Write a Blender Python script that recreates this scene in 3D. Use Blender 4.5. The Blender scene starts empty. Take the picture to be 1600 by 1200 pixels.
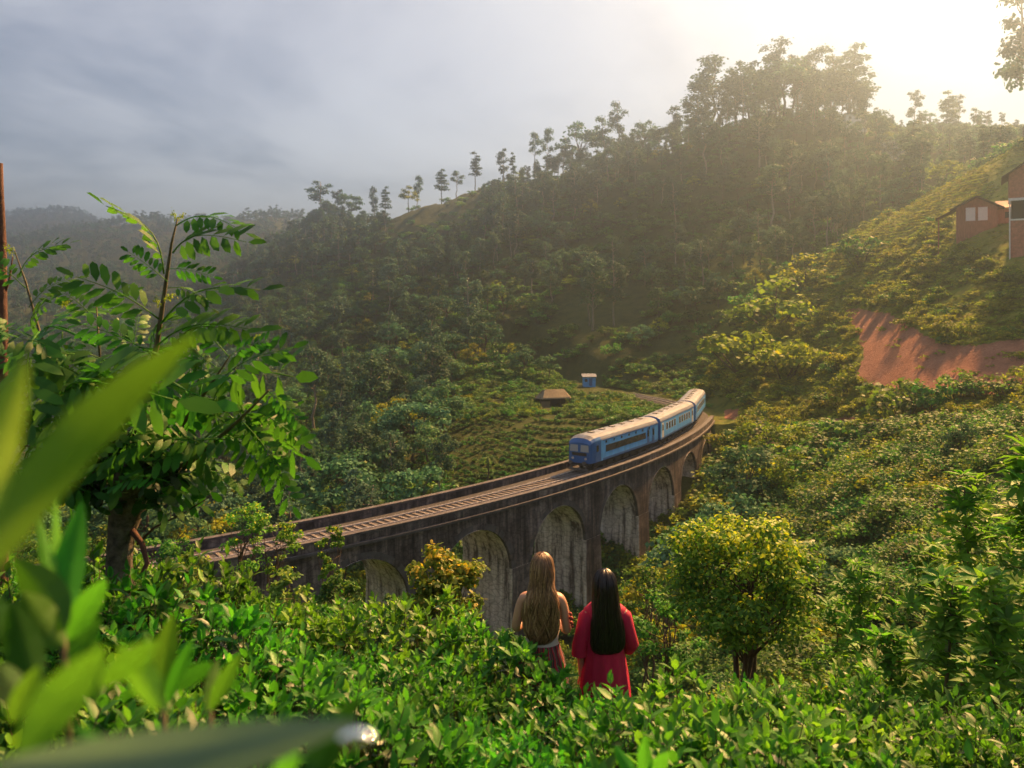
import bpy, math, random
import numpy as np
from mathutils import Vector, Matrix

random.seed(7)
RNG = np.random.default_rng(11)
R = math.radians
SC = bpy.context.scene
COL = SC.collection

# ------------------------------------------------------------------ camera, world, sun, exposure
F, CX, HY = 1250.0, 800.0, 480.0           # focal length, centre column and horizon row on a 1600 px wide picture
cam = bpy.data.cameras.new('camera')
cam.sensor_width = 36.0
cam.lens = F / 1600 * 36.0
cam.shift_y = -(600 - HY) / 1600
cam.clip_start, cam.clip_end = 0.05, 9000
cam.dof.use_dof = True
cam.dof.focus_distance = 11.0
cam.dof.aperture_fstop = 2.8
cam_ob = bpy.data.objects.new('camera', cam)
cam_ob.rotation_euler = (R(90), 0, 0)
COL.objects.link(cam_ob)
SC.camera = cam_ob

SUN_AZ = R(36.5)             # to the right of the view axis
SUN_EL = R(38.5)
world = bpy.data.worlds.new('World')
SC.world = world
world.use_nodes = True
nt = world.node_tree
nt.nodes.clear()
def N(tree, kind, **kw):
    n = tree.nodes.new(kind)
    for k, v in kw.items():
        setattr(n, k, v)
    return n
def L(tree, a, b):
    tree.links.new(a, b)
def ramp(tree, stops, interp='LINEAR'):
    n = tree.nodes.new('ShaderNodeValToRGB')
    n.color_ramp.interpolation = interp
    el = n.color_ramp.elements
    while len(el) < len(stops):
        el.new(0.5)
    for e, (p, c) in zip(el, stops):
        e.position = p
        e.color = (*c, 1) if len(c) == 3 else c
    return n
wo = N(nt, 'ShaderNodeOutputWorld')
bg = N(nt, 'ShaderNodeBackground')
bg2 = N(nt, 'ShaderNodeBackground')
sky = N(nt, 'ShaderNodeTexSky', sky_type='NISHITA')
sky.sun_disc = False
sky.sun_elevation = SUN_EL
sky.sun_rotation = SUN_AZ
sky.air_density, sky.dust_density, sky.ozone_density = 1.0, 0.5, 1.0
bg.inputs['Strength'].default_value = 0.07
L(nt, sky.outputs[0], bg.inputs[0])
tc = N(nt, 'ShaderNodeTexCoord')
sep = N(nt, 'ShaderNodeSeparateXYZ'); L(nt, tc.outputs['Generated'], sep.inputs[0])
zc = N(nt, 'ShaderNodeMath', operation='MAXIMUM'); L(nt, sep.outputs[2], zc.inputs[0]); zc.inputs[1].default_value = 0.0
za = N(nt, 'ShaderNodeMath', operation='ADD'); L(nt, zc.outputs[0], za.inputs[0]); za.inputs[1].default_value = 0.16
dx = N(nt, 'ShaderNodeMath', operation='DIVIDE'); L(nt, sep.outputs[0], dx.inputs[0]); L(nt, za.outputs[0], dx.inputs[1])
dy = N(nt, 'ShaderNodeMath', operation='DIVIDE'); L(nt, sep.outputs[1], dy.inputs[0]); L(nt, za.outputs[0], dy.inputs[1])
cmb = N(nt, 'ShaderNodeCombineXYZ'); L(nt, dx.outputs[0], cmb.inputs[0]); L(nt, dy.outputs[0], cmb.inputs[1])
ns = N(nt, 'ShaderNodeTexNoise'); L(nt, cmb.outputs[0], ns.inputs['Vector'])
ns.inputs['Scale'].default_value = 0.75; ns.inputs['Detail'].default_value = 7; ns.inputs['Roughness'].default_value = 0.58
ns.inputs['Distortion'].default_value = 0.5
cr = ramp(nt, [(0.37, (0.056, 0.049, 0.051)), (0.45, (0.114, 0.102, 0.100)), (0.52, (0.165, 0.150, 0.143)), (0.60, (0.190, 0.175, 0.164))])
L(nt, ns.outputs[0], cr.inputs[0])
L(nt, cr.outputs[0], bg2.inputs[0])
bg2.inputs['Strength'].default_value = 1.0
mx = N(nt, 'ShaderNodeMixShader'); mx.inputs[0].default_value = 0.75
L(nt, bg.outputs[0], mx.inputs[1]); L(nt, bg2.outputs[0], mx.inputs[2]); L(nt, mx.outputs[0], wo.inputs[0])

sun = bpy.data.lights.new('sun', 'SUN')
sun.energy = 5.0
sun.angle = R(3)
sun.color = (1.0, 0.53, 0.20)
sun_ob = bpy.data.objects.new('sun', sun)
sdir = Vector((math.sin(SUN_AZ) * math.cos(SUN_EL), math.cos(SUN_AZ) * math.cos(SUN_EL), math.sin(SUN_EL)))
sun_ob.rotation_euler = (-sdir).to_track_quat('-Z', 'Y').to_euler()
sun_ob.location = sdir * 600
COL.objects.link(sun_ob)

SC.view_settings.view_transform = 'Standard'
SC.view_settings.look = 'None'
SC.view_settings.exposure = 1.82
SC.view_settings.gamma = 1.0
SC.render.engine = 'CYCLES'
cy = SC.cycles
cy.use_denoising = True
cy.use_adaptive_sampling = True
cy.adaptive_threshold = 0.02
cy.max_bounces = 5
cy.diffuse_bounces = 3
cy.glossy_bounces = 2
cy.transmission_bounces = 3
cy.transparent_max_bounces = 4
cy.volume_bounces = 0
cy.caustics_reflective = cy.caustics_refractive = False
cy.sample_clamp_indirect = 3.0

# ------------------------------------------------------------------ helpers
def W(x, y, d):
    """world point seen at column x, row y of the 1600 px picture, d metres ahead"""
    return np.array([(x - CX) / F * d, d, (HY - y) / F * d])

class Geo:
    """collects arrays of vertices and faces, built as ONE mesh"""
    def __init__(self):
        self.v, self.f, self.t, self.m, self.n = [], [], [], [], 0
    def add(self, V, Fc, tint=0.5, mat=0):
        V = np.asarray(V, dtype=np.float32).reshape(-1, 3)
        if isinstance(Fc, np.ndarray):
            groups = [Fc]
        else:
            by = {}
            for f in Fc:
                by.setdefault(len(f), []).append(f)
            groups = [np.array(g) for g in by.values()]
        for g in groups:
            self.f.append(g.astype(np.int32) + self.n)
            self.m.append(np.full(len(g), mat, np.int32))
        self.v.append(V)
        self.t.append(np.broadcast_to(np.asarray(tint, np.float32), (len(V),)))
        self.n += len(V)
        return self
    def box(self, lo, hi, tint=0.5, mat=0):
        x0, y0, z0 = lo; x1, y1, z1 = hi
        V = [(x0,y0,z0),(x1,y0,z0),(x1,y1,z0),(x0,y1,z0),(x0,y0,z1),(x1,y0,z1),(x1,y1,z1),(x0,y1,z1)]
        return self.add(V, [(3,2,1,0),(4,5,6,7),(0,1,5,4),(1,2,6,5),(2,3,7,6),(3,0,4,7)], tint, mat)
    def tube(self, P, rad, n=6, tint=0.5, mat=0, cap=True):
        P = np.asarray(P, float); k = len(P)
        rad = np.broadcast_to(np.asarray(rad, float), (k,))
        T = np.gradient(P, axis=0)
        T /= np.linalg.norm(T, axis=1)[:, None] + 1e-9
        up = np.array([0, 0, 1.0]) if abs(T[0][2]) < 0.8 else np.array([1.0, 0, 0])
        V = []
        a = np.linspace(0, 2*np.pi, n, endpoint=False)
        for i in range(k):
            s = np.cross(T[i], up); s /= np.linalg.norm(s) + 1e-9
            u = np.cross(s, T[i])
            V.append(P[i] + rad[i]*(np.cos(a)[:, None]*s + np.sin(a)[:, None]*u))
            up = u
        V = np.concatenate(V)
        Fc = [(i*n+j, i*n+(j+1) % n, (i+1)*n+(j+1) % n, (i+1)*n+j) for i in range(k-1) for j in range(n)]
        if cap:
            Fc += [tuple(range(n-1, -1, -1)), tuple((k-1)*n+j for j in range(n))]
        return self.add(V, Fc, tint, mat)
    def loft(self, rings, closed=True, cap=True, tint=0.5, mat=0):
        n = len(rings[0]); k = len(rings)
        V = np.concatenate([np.asarray(r, float) for r in rings])
        m = n if closed else n-1
        Fc = [(i*n+j, i*n+(j+1) % n, (i+1)*n+(j+1) % n, (i+1)*n+j) for i in range(k-1) for j in range(m)]
        if cap and closed:
            Fc += [tuple(range(n-1, -1, -1)), tuple((k-1)*n+j for j in range(n))]
        return self.add(V, Fc, tint, mat)
    def mesh(self, name, mats, smooth=False):
        me = bpy.data.meshes.new(name)
        V = np.concatenate(self.v)
        me.vertices.add(len(V)); me.vertices.foreach_set('co', V.ravel())
        tot = np.concatenate([np.full(len(g), g.shape[1], np.int32) for g in self.f])
        idx = np.concatenate([g.ravel() for g in self.f])
        me.loops.add(len(idx)); me.loops.foreach_set('vertex_index', idx)
        st = np.zeros(len(tot), np.int32); st[1:] = np.cumsum(tot)[:-1]
        me.polygons.add(len(tot)); me.polygons.foreach_set('loop_start', st)
        me.polygons.foreach_set('loop_total', tot)
        me.polygons.foreach_set('material_index', np.concatenate(self.m))
        me.polygons.foreach_set('use_smooth', np.full(len(tot), bool(smooth)))
        at = me.attributes.new('tint', 'FLOAT', 'POINT')
        at.data.foreach_set('value', np.concatenate(self.t).astype(np.float32))
        for m in (mats if isinstance(mats, (list, tuple)) else [mats]):
            me.materials.append(m)
        me.update(calc_edges=True)
        return me
    def build(self, name, mats, parent=None, smooth=False, **kw):
        return put(name, self.mesh(name, mats, smooth), parent, **kw)

def put(name, me, parent=None, loc=None, rot=None, scale=None):
    o = bpy.data.objects.new(name, me)
    COL.objects.link(o)
    if parent is not None:
        o.parent = parent
    if loc is not None: o.location = loc
    if rot is not None: o.rotation_euler = rot
    if scale is not None: o.scale = scale if hasattr(scale, '__len__') else (scale,)*3
    return o
def tag(o, label=None, cat=None, group=None, kind=None):
    if label: o['label'] = label
    if cat: o['category'] = cat
    if group: o['group'] = group
    if kind: o['kind'] = kind
    return o
def thing(name, label, cat, loc=(0, 0, 0), rz=0, group=None, scale=1):
    o = put(name, None, None, loc, (0, 0, rz), scale)
    o.empty_display_size = 0.2
    return tag(o, label, cat, group)

# ---- materials
MATS = {}
def mat(name):
    m = bpy.data.materials.new(name); m.use_nodes = True
    t = m.node_tree
    b = t.nodes['Principled BSDF']
    MATS[name] = m
    return m, t, b
def plain(name, col, rough=0.6, metal=0.0, noise=0.0, nscale=8.0, spec=0.4, bump=0.0, stretch=(1, 1, 1), col2=None):
    m, t, b = mat(name)
    b.inputs['Roughness'].default_value = rough
    b.inputs['Metallic'].default_value = metal
    b.inputs['Specular IOR Level'].default_value = spec
    if noise or bump or col2:
        tcn = N(t, 'ShaderNodeTexCoord'); mp = N(t, 'ShaderNodeMapping')
        mp.inputs['Scale'].default_value = stretch
        L(t, tcn.outputs['Object'], mp.inputs[0])
        nz = N(t, 'ShaderNodeTexNoise'); nz.inputs['Scale'].default_value = nscale
        nz.inputs['Detail'].default_value = 6; nz.inputs['Roughness'].default_value = 0.65
        L(t, mp.outputs[0], nz.inputs['Vector'])
        c = np.array(col)
        lo = tuple(np.clip(c*(1-noise), 0, 1)); hi = tuple(np.clip(np.array(col2) if col2 else c*(1+noise), 0, 1))
        r = ramp(t, [(0.3, lo), (0.7, hi)]); L(t, nz.outputs[0], r.inputs[0])
        L(t, r.outputs[0], b.inputs['Base Color'])
        if bump:
            bp = N(t, 'ShaderNodeBump'); bp.inputs['Strength'].default_value = bump; bp.inputs['Distance'].default_value = 0.02
            L(t, nz.outputs[0], bp.inputs['Height']); L(t, bp.outputs[0], b.inputs['Normal'])
    else:
        b.inputs['Base Color'].default_value = (*col, 1)
    return m
def leafmat(name, dark, light, accent=None, transl=0.35, rough=0.5, spec=0.35, vary=0.25, tcol=None):
    """colour from each leaf's own tint, a shift per plant, light passing through the blade"""
    m, t, b = mat(name)
    at = N(t, 'ShaderNodeAttribute', attribute_name='tint')
    stops = [(0.0, dark), (0.8, light)]
    stops.append((1.0, accent if accent else light))
    r = ramp(t, stops); L(t, at.outputs['Fac'], r.inputs[0])
    oi = N(t, 'ShaderNodeObjectInfo')
    hs = N(t, 'ShaderNodeHueSaturation'); L(t, r.outputs[0], hs.inputs['Color'])
    mr = N(t, 'ShaderNodeMapRange'); L(t, oi.outputs['Random'], mr.inputs[0])
    mr.inputs[3].default_value = 1-vary; mr.inputs[4].default_value = 1+vary
    L(t, mr.outputs[0], hs.inputs['Value'])
    mul = N(t, 'ShaderNodeMath', operation='MULTIPLY'); L(t, oi.outputs['Random'], mul.inputs[0]); mul.inputs[1].default_value = 7.31
    fr = N(t, 'ShaderNodeMath', operation='FRACT'); L(t, mul.outputs[0], fr.inputs[0])
    mr2 = N(t, 'ShaderNodeMapRange'); L(t, fr.outputs[0], mr2.inputs[0])
    mr2.inputs[3].default_value = 0.5-0.11*vary; mr2.inputs[4].default_value = 0.5+0.07*vary
    L(t, mr2.outputs[0], hs.inputs['Hue'])
    L(t, hs.outputs[0], b.inputs['Base Color'])
    b.inputs['Roughness'].default_value = rough
    b.inputs['Specular IOR Level'].default_value = spec
    tr = N(t, 'ShaderNodeBsdfTranslucent')
    if tcol:
        mc = N(t, 'ShaderNodeMixRGB', blend_type='MULTIPLY'); mc.inputs[0].default_value = 1
        L(t, hs.outputs[0], mc.inputs[1]); mc.inputs[2].default_value = (*tcol, 1); L(t, mc.outputs[0], tr.inputs[0])
    else:
        L(t, hs.outputs[0], tr.inputs[0])
    ms = N(t, 'ShaderNodeMixShader'); ms.inputs[0].default_value = transl
    L(t, b.outputs[0], ms.inputs[1]); L(t, tr.outputs[0], ms.inputs[2])
    L(t, ms.outputs[0], t.nodes['Material Output'].inputs[0])
    return m

M = {}
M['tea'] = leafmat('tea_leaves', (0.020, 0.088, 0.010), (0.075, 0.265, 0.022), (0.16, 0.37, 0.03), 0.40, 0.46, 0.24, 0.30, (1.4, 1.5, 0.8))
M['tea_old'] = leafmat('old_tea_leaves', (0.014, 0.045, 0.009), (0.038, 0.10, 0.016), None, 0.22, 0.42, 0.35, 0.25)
M['pinnate'] = leafmat('pinnate_leaves', (0.024, 0.105, 0.015), (0.065, 0.230, 0.024), (0.28, 0.35, 0.02), 0.45, 0.5, 0.22, 0.15, (1.4, 1.5, 0.8))
M['round'] = leafmat('round_tree_leaves', (0.036, 0.105, 0.014), (0.115, 0.26, 0.026), (0.40, 0.46, 0.03), 0.42, 0.55, 0.22, 0.1, (1.5, 1.4, 0.7))
M['orange'] = leafmat('orange_bush_leaves', (0.045, 0.10, 0.014), (0.16, 0.25, 0.025), (0.44, 0.34, 0.03), 0.42, 0.55, 0.22, 0.1, (1.4, 1.3, 0.8))
M['sapling'] = leafmat('sapling_leaves', (0.042, 0.13, 0.015), (0.14, 0.34, 0.034), (0.42, 0.42, 0.03), 0.45, 0.55, 0.22, 0.22, (1.4, 1.4, 0.8))
M['shrub'] = leafmat('shrub_leaves', (0.026, 0.092, 0.020), (0.082, 0.225, 0.036), (0.20, 0.32, 0.04), 0.42, 0.6, 0.2, 0.35, (1.4, 1.4, 0.8))
M['yellow'] = leafmat('hillside_leaves', (0.09, 0.145, 0.012), (0.25, 0.35, 0.024), (0.42, 0.42, 0.03), 0.45, 0.65, 0.15, 0.3, (1.4, 1.3, 0.7))
M['forest'] = leafmat('forest_leaves', (0.034, 0.115, 0.055), (0.080, 0.210, 0.085), (0.18, 0.26, 0.07), 0.32, 0.7, 0.12, 0.40)
M['gum'] = leafmat('gum_leaves', (0.040, 0.100, 0.066), (0.088, 0.180, 0.100), (0.15, 0.20, 0.08), 0.32, 0.7, 0.12, 0.32)
M['banana'] = leafmat('banana_leaves', (0.06, 0.13, 0.03), (0.12, 0.23, 0.05), None, 0.4, 0.5, 0.3, 0.1)
M['bark'] = plain('bark', (0.075, 0.052, 0.038), 0.85, noise=0.55, nscale=14, bump=0.6, stretch=(1, 1, 0.3))
M['bark_dark'] = plain('dark_mottled_bark', (0.035, 0.027, 0.020), 0.9, nscale=16, noise=0.7, bump=1.0, col2=(0.19, 0.16, 0.12))  # dark brown bark mottled with paler patches
M['bark_pale'] = plain('pale_bark', (0.26, 0.22, 0.18), 0.8, noise=0.4, nscale=5, stretch=(1, 1, 0.2))
M['bark_red'] = plain('reddish_bark', (0.10, 0.045, 0.03), 0.85, noise=0.5, nscale=30, bump=0.8, stretch=(1, 1, 0.35))
M['twig'] = plain('twig', (0.085, 0.075, 0.03), 0.7, noise=0.3, nscale=20)

# ------------------------------------------------------------------ the line of the track (plan)
Z_RAIL, Z_BED, Z_PAR = -17.1, -17.32, -16.62
def _heading(s):
    h = 38 + 0.40*s
    if s > 84:
        h = 38 + 0.40*84 + (s-84)*1.5
    return R(min(h, 112))
_S = np.arange(-90, 190.01, 0.5)
_i0 = int(np.argmin(abs(_S)))
_P = np.zeros((len(_S), 2)); _H = np.array([_heading(s) for s in _S])
_P[_i0] = (-19.65, 56.02)
for i in range(_i0+1, len(_S)):
    h = (_H[i]+_H[i-1])/2; _P[i] = _P[i-1] + 0.5*np.array([math.cos(h), math.sin(h)])
for i in range(_i0-1, -1, -1):
    h = (_H[i]+_H[i+1])/2; _P[i] = _P[i+1] - 0.5*np.array([math.cos(h), math.sin(h)])
def B(s, o, z):
    """point on the line at arc length s, o metres to its left (the far side), height z"""
    s = np.asarray(s, float); o = np.asarray(o, float); z = np.asarray(z, float)
    s, o, z = np.broadcast_arrays(s, o, z)
    x = np.interp(s, _S, _P[:, 0]); y = np.interp(s, _S, _P[:, 1]); h = np.interp(s, _S, _H)
    return np.stack([x - np.sin(h)*o, y + np.cos(h)*o, z], -1)
def head(s): return float(np.interp(s, _S, _H))

# ------------------------------------------------------------------ terrain: ground height from valley and hill profiles
# column -> (metres ahead, row at which that ground is seen)
def zf(x, y, d): return (HY-y)/F*d
def z_fg(X, Y): return -1.65 - 0.30*Y - 0.12*np.clip(X, -9, 9)
PROF = {
 -500: [(12,'-5'),(25,'-11'),(40,'-16'),(52,'-18'),(75,'-24'),(150,'-36'),(300,'-35'),(500,500),(800,420),(1100,335),(1500,350),(1900,340),(2300,420)],
    0: [(12,'-5.5'),(25,'-12'),(40,'-17'),(54,'-18'),(75,'-25'),(150,'-38'),(300,'-36'),(500,520),(800,430),(1050,380),(1300,395),(1800,332),(2300,420)],
  120: [(12,'-5.5'),(25,'-12'),(40,'-17.5'),(54,'-18'),(75,'-25'),(150,'-38'),(300,'-35'),(500,520),(800,430),(1080,360),(1300,375),(1800,322),(2300,420)],
  230: [(12,'-5.8'),(25,'-12.5'),(40,'-17.8'),(54,'-18'),(75,'-25'),(150,'-37'),(300,'-30'),(500,510),(800,425),(1100,338),(1400,380),(2300,430)],
  330: [(12,'-6'),(25,'-13'),(40,'-19'),(52,'-20'),(70,'-25'),(150,'-33'),(250,'-25'),(350,530),(500,465),(800,410),(1050,350),(1400,390),(2300,430)],
  420: [(12,'-6.1'),(25,'-14'),(40,'-21'),(56,'-24'),(75,'-26'),(110,'-28'),(160,700),(230,610),(320,520),(430,440),(560,400),(750,390),(1000,334),(1400,380),(2300,430)],
  500: [(12,'-6.2'),(25,'-14'),(40,'-22'),(58,'-26'),(80,'-27'),(120,'-27'),(160,690),(220,610),(300,520),(380,440),(500,352),(700,390),(1000,350),(1400,380),(2300,430)],
  600: [(12,'-6.3'),(25,'-14'),(40,'-23'),(60,'-28'),(85,'-28'),(120,'-26'),(160,670),(200,610),(260,530),(330,440),(425,338),(600,380),(1000,370),(2300,430)],
  740: [(12,'-6.4'),(25,'-14'),(40,'-24'),(65,'-31'),(85,'-28'),(104,752),(125,685),(150,632),(200,560),(270,460),(340,370),(410,293),(600,360),(2300,420)],
  865: [(12,'-6.4'),(25,'-15'),(45,'-27'),(70,'-33'),(90,'-27'),(108,710),(128,655),(152,633),(170,605),(205,550),(260,455),(320,360),(380,276),(600,350),(2300,420)],
 1000: [(12,'-6.5'),(25,'-15'),(45,'-27'),(75,'-33'),(100,'-27'),(122,658),(135,642),(166,611),(180,570),(205,510),(240,450),(290,350),(345,232),(500,310),(2300,420)],
 1100: [(12,'-6.6'),(25,'-14'),(45,'-25'),(80,'-30'),(104,'-25'),(120,'-18'),(140,'-17.4'),(164,'-17'),(178,560),(215,450),(265,330),(312,200),(450,290),(2300,420)],
 1170: [(12,'-6.7'),(25,'-13.5'),(45,'-23'),(75,'-25'),(95,'-21'),(112,'-17'),(125,630),(140,560),(160,490),(195,445),(255,320),(305,182),(420,270),(2300,420)],
 1250: [(12,'-6.8'),(25,'-13'),(45,'-20'),(62,'-20.5'),(80,790),(100,705),(108,665),(113,655),(122,612),(148,490),(172,422),(198,420),(250,300),(300,166),(420,250),(2300,420)],
 1340: [(12,'-7'),(25,'-12.5'),(45,'-18.5'),(62,870),(80,750),(92,672),(97,658),(104,600),(116,520),(131,450),(152,370),(182,374),(240,270),(285,170),(400,240),(2300,400)],
 1430: [(12,'-7'),(25,'-12'),(50,860),(70,735),(82,672),(88,655),(94,605),(107,500),(126,400),(147,322),(182,330),(230,255),(280,205),(400,250),(2300,400)],
 1520: [(12,'-7'),(25,'-11'),(50,830),(70,705),(80,655),(88,600),(101,495),(113,405),(143,272),(182,280),(230,245),(300,215),(2300,400)],
 1600: [(12,'-7'),(25,'-10.5'),(50,800),(70,675),(85,595),(96,500),(108,400),(143,232),(190,235),(300,205),(2300,400)],
 1800: [(12,'-7'),(25,'-10'),(50,740),(70,610),(95,440),(140,190),(200,150),(300,150),(2300,380)],
 2200: [(12,'-7'),(25,'-9'),(50,650),(70,540),(95,380),(140,150),(200,80),(300,80),(2300,360)],
}
def dm(px, d):
    """stretches depth: right-hand hill shaped to an easier slope to catch more sun"""
    k = np.interp(px, [1150, 1230, 1330], [1, 1.2, 1.45])
    return np.where(d <= 88, d, np.where(d <= 185, 88+(d-88)*k, d+97*(k-1)))*1.0
_GX = np.arange(-600, 2301, 10.0)
_GL = np.linspace(math.log(12), math.log(2300), 260)
def _terrain_grid():
    xs = sorted(PROF); cols = []
    for x in xs:
        d = np.array([float(dm(x, p[0])) for p in PROF[x]])
        z = np.array([float(p[1]) if isinstance(p[1], str) else zf(x, p[1], q) for p, q in zip(PROF[x], d)])
        cols.append(np.interp(_GL, np.log(d), z))
    cols = np.array(cols)
    g = np.array([np.interp(_GX, xs, cols[:, j]) for j in range(len(_GL))]).T
    def blur(a, s, ax):
        k = np.arange(-3*s, 3*s+1); w = np.exp(-k**2/(2*s*s)); w /= w.sum()
        return np.apply_along_axis(lambda v: np.convolve(np.pad(v, 3*s, mode='edge'), w, 'valid'), ax, a)
    return blur(blur(g, 2, 0), 2, 1)
_G = _terrain_grid()
_wv = [(RNG.uniform(0, 2*np.pi), RNG.uniform(0, 2*np.pi), RNG.uniform(0, 2*np.pi)) for _ in range(10)]
def wob(X, Y):
    r = 0
    for i, (a, p, q) in enumerate(_wv):
        k = 0.05 * 1.6**i
        r = r + np.sin(k*(X*math.cos(a)+Y*math.sin(a))+p) * np.cos(k*0.8*(-X*math.sin(a)+Y*math.cos(a))+q) * 0.75**i
    return r
_TP = _P[::4]; _TS = _S[::4]
def track_dist(X, Y):
    shp = np.shape(X); X = np.ravel(X); Y = np.ravel(Y)
    D = np.full(X.shape, 1e9); SS = np.zeros(X.shape)
    near = (X > -120) & (X < 120) & (Y > -10) & (Y < 240)
    if near.any():
        dd = (X[near][:, None]-_TP[:, 0])**2 + (Y[near][:, None]-_TP[:, 1])**2
        k = dd.argmin(1); D[near] = np.sqrt(dd[np.arange(len(k)), k]); SS[near] = _TS[k]
    return D.reshape(shp), SS.reshape(shp)
S0, S1 = -19.0, 84.0                       # ends of the viaduct
def gz(X, Y):
    """height of the ground"""
    X = np.asarray(X, float); Y = np.asarray(Y, float)
    X, Y = np.broadcast_arrays(X, Y)
    r = np.hypot(X, Y); th = np.arctan2(X, Y)
    tl = np.clip(th, -0.84, 0.84)
    d = np.where(np.abs(th) < 0.84, Y, r*math.cos(0.84))
    px = CX + F*np.tan(tl)
    u = np.clip((px-_GX[0])/10, 0, len(_GX)-1.001); v = np.clip((np.log(np.maximum(d, 12))-_GL[0])/(_GL[1]-_GL[0]), 0, len(_GL)-1.001)
    i = u.astype(int); j = v.astype(int); a = u-i; b = v-j
    zfar = (_G[i, j]*(1-a)+_G[i+1, j]*a)*(1-b) + (_G[i, j+1]*(1-a)+_G[i+1, j+1]*a)*b
    zn = z_fg(X, np.clip(Y, -20, 14))
    w = np.clip((d-8)/5, 0, 1); w = w*w*(3-2*w)
    z = zn*(1-w) + zfar*w
    back = np.clip((np.abs(th)-1.2)/0.6, 0, 1)
    z = z*(1-back) + (-1.65+0.25*np.minimum(r, 60))*back
    z = z + wob(X, Y)*np.clip((r-9)/60, 0, 1)*0.55*np.clip(r/150, 0.4, 3)
    D, SS = track_dist(X, Y)
    on = ((SS < S0+3) | (SS > S1-3))
    k = np.clip((D-3.6)/6, 0, 1); k = k*k*(3-2*k)
    z = np.where(on, np.where(D < 9.6, (Z_BED-0.25)*(1-k)+z*k, z), z)
    # keep the ground off the train side of the deck
    low = (~on) & (D < 7)
    z = np.where(low, np.minimum(z, -21.5), z)
    return z
def ground_z(x, y): return float(gz(np.array([x]), np.array([y]))[0])
def ground_at(px, d):
    X = (px-CX)/F*d
    return np.array([X, d, ground_z(X, d)])
# the skyline of the bare ground: for each column, where the hill stands highest against the sky
_rx = np.arange(-100, 1701, 10.0)
_rd = np.exp(np.linspace(math.log(60), math.log(2200), 300))
_rz = np.array([gz((x-CX)/F*_rd, _rd) for x in _rx])
_ry = HY - F*_rz/_rd
def ridge(px, dmax=700):
    m = _rd < dmax
    i = int(np.clip(round((px+100)/10), 0, len(_rx)-1))
    j = int(np.argmin(_ry[i][m]))
    return float(_rd[j]), float(_ry[i][j])

# red soil, worked terraces (masks in plan, from the outlines seen on the slope)
def in_poly(px, py, poly):
    n = len(poly); c = np.zeros(px.shape, bool); j = n-1
    for i in range(n):
        xi, yi = poly[i]; xj, yj = poly[j]
        c ^= ((yi > py) != (yj > py)) & (px < (xj-xi)*(py-yi)/(yj-yi+1e-9)+xi)
        j = i
    return c
RED = [(1318,486),(1345,482),(1392,490),(1430,512),(1462,535),(1500,540),(1545,538),(1600,530),(1700,520),(1700,590),(1600,612),(1540,618),(1450,608),(1365,612),(1335,590),(1350,555),(1338,520)]
RED2 = [(1290,652),(1380,655),(1500,660),(1500,672),(1380,672),(1290,668)]
RED3 = [(1130,640),(1185,640),(1185,652),(1130,656)]
def terrain():
    th = np.concatenate([np.linspace(-math.pi, -0.85, 26)[:-1], np.linspace(-0.85, 0.85, 420), np.linspace(0.85, math.pi, 26)[1:]])
    rr = np.concatenate([[0.0], np.exp(np.linspace(math.log(0.6), math.log(60), 110)), np.linspace(60, 180, 120)[1:], np.exp(np.linspace(math.log(180), math.log(2250), 110))[1:]])
    TH, RR = np.meshgrid(th, rr, indexing='ij')
    X = RR*np.sin(TH); Y = RR*np.cos(TH); Z = gz(X, Y)
    nt_, nr = X.shape
    px = np.where(Y > 1, CX+F*X/np.maximum(Y, 1), -9999); py = np.where(Y > 1, HY-F*Z/np.maximum(Y, 1), -9999)
    soil = np.zeros(X.shape)
    for poly, lo, hi in ((RED, 80, 165), (RED2, 75, 118), (RED3, 115, 140)):
        soil = np.maximum(soil, (in_poly(px, py, poly) & (Y > lo) & (Y < hi)).astype(float))
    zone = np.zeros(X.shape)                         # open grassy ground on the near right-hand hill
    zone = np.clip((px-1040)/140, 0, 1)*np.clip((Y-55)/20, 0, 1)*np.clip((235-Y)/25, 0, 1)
    i = np.arange(nt_-1)[:, None]*nr; j = np.arange(nr-1)[None, :]
    q = np.stack([i+j, i+j+1, i+nr+j+1, i+nr+j], -1).reshape(-1, 4)[:, ::-1]
    g = Geo(); g.add(np.stack([X, Y, Z], -1).reshape(-1, 3), q, soil.ravel())
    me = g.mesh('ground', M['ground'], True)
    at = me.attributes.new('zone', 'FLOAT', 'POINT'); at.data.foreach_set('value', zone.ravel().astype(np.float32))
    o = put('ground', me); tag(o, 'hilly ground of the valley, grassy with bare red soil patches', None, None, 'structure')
    return o
m, t, b = mat('hill_ground')
tcn = N(t, 'ShaderNodeTexCoord')
n1 = N(t, 'ShaderNodeTexNoise'); n1.inputs['Scale'].default_value = 0.35; n1.inputs['Detail'].default_value = 8; n1.inputs['Roughness'].default_value = 0.7
n2 = N(t, 'ShaderNodeTexNoise'); n2.inputs['Scale'].default_value = 2.6; n2.inputs['Detail'].default_value = 6; n2.inputs['Roughness'].default_value = 0.7
L(t, tcn.outputs['Object'], n1.inputs['Vector']); L(t, tcn.outputs['Object'], n2.inputs['Vector'])
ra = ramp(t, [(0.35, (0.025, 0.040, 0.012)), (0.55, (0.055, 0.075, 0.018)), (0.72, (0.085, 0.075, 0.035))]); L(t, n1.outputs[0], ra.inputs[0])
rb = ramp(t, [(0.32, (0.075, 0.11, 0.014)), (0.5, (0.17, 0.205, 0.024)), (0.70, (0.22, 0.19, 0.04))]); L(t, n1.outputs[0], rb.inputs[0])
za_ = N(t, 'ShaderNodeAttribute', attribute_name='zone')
mz = N(t, 'ShaderNodeMixRGB'); L(t, za_.outputs['Fac'], mz.inputs[0]); L(t, ra.outputs[0], mz.inputs[1]); L(t, rb.outputs[0], mz.inputs[2])
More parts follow.
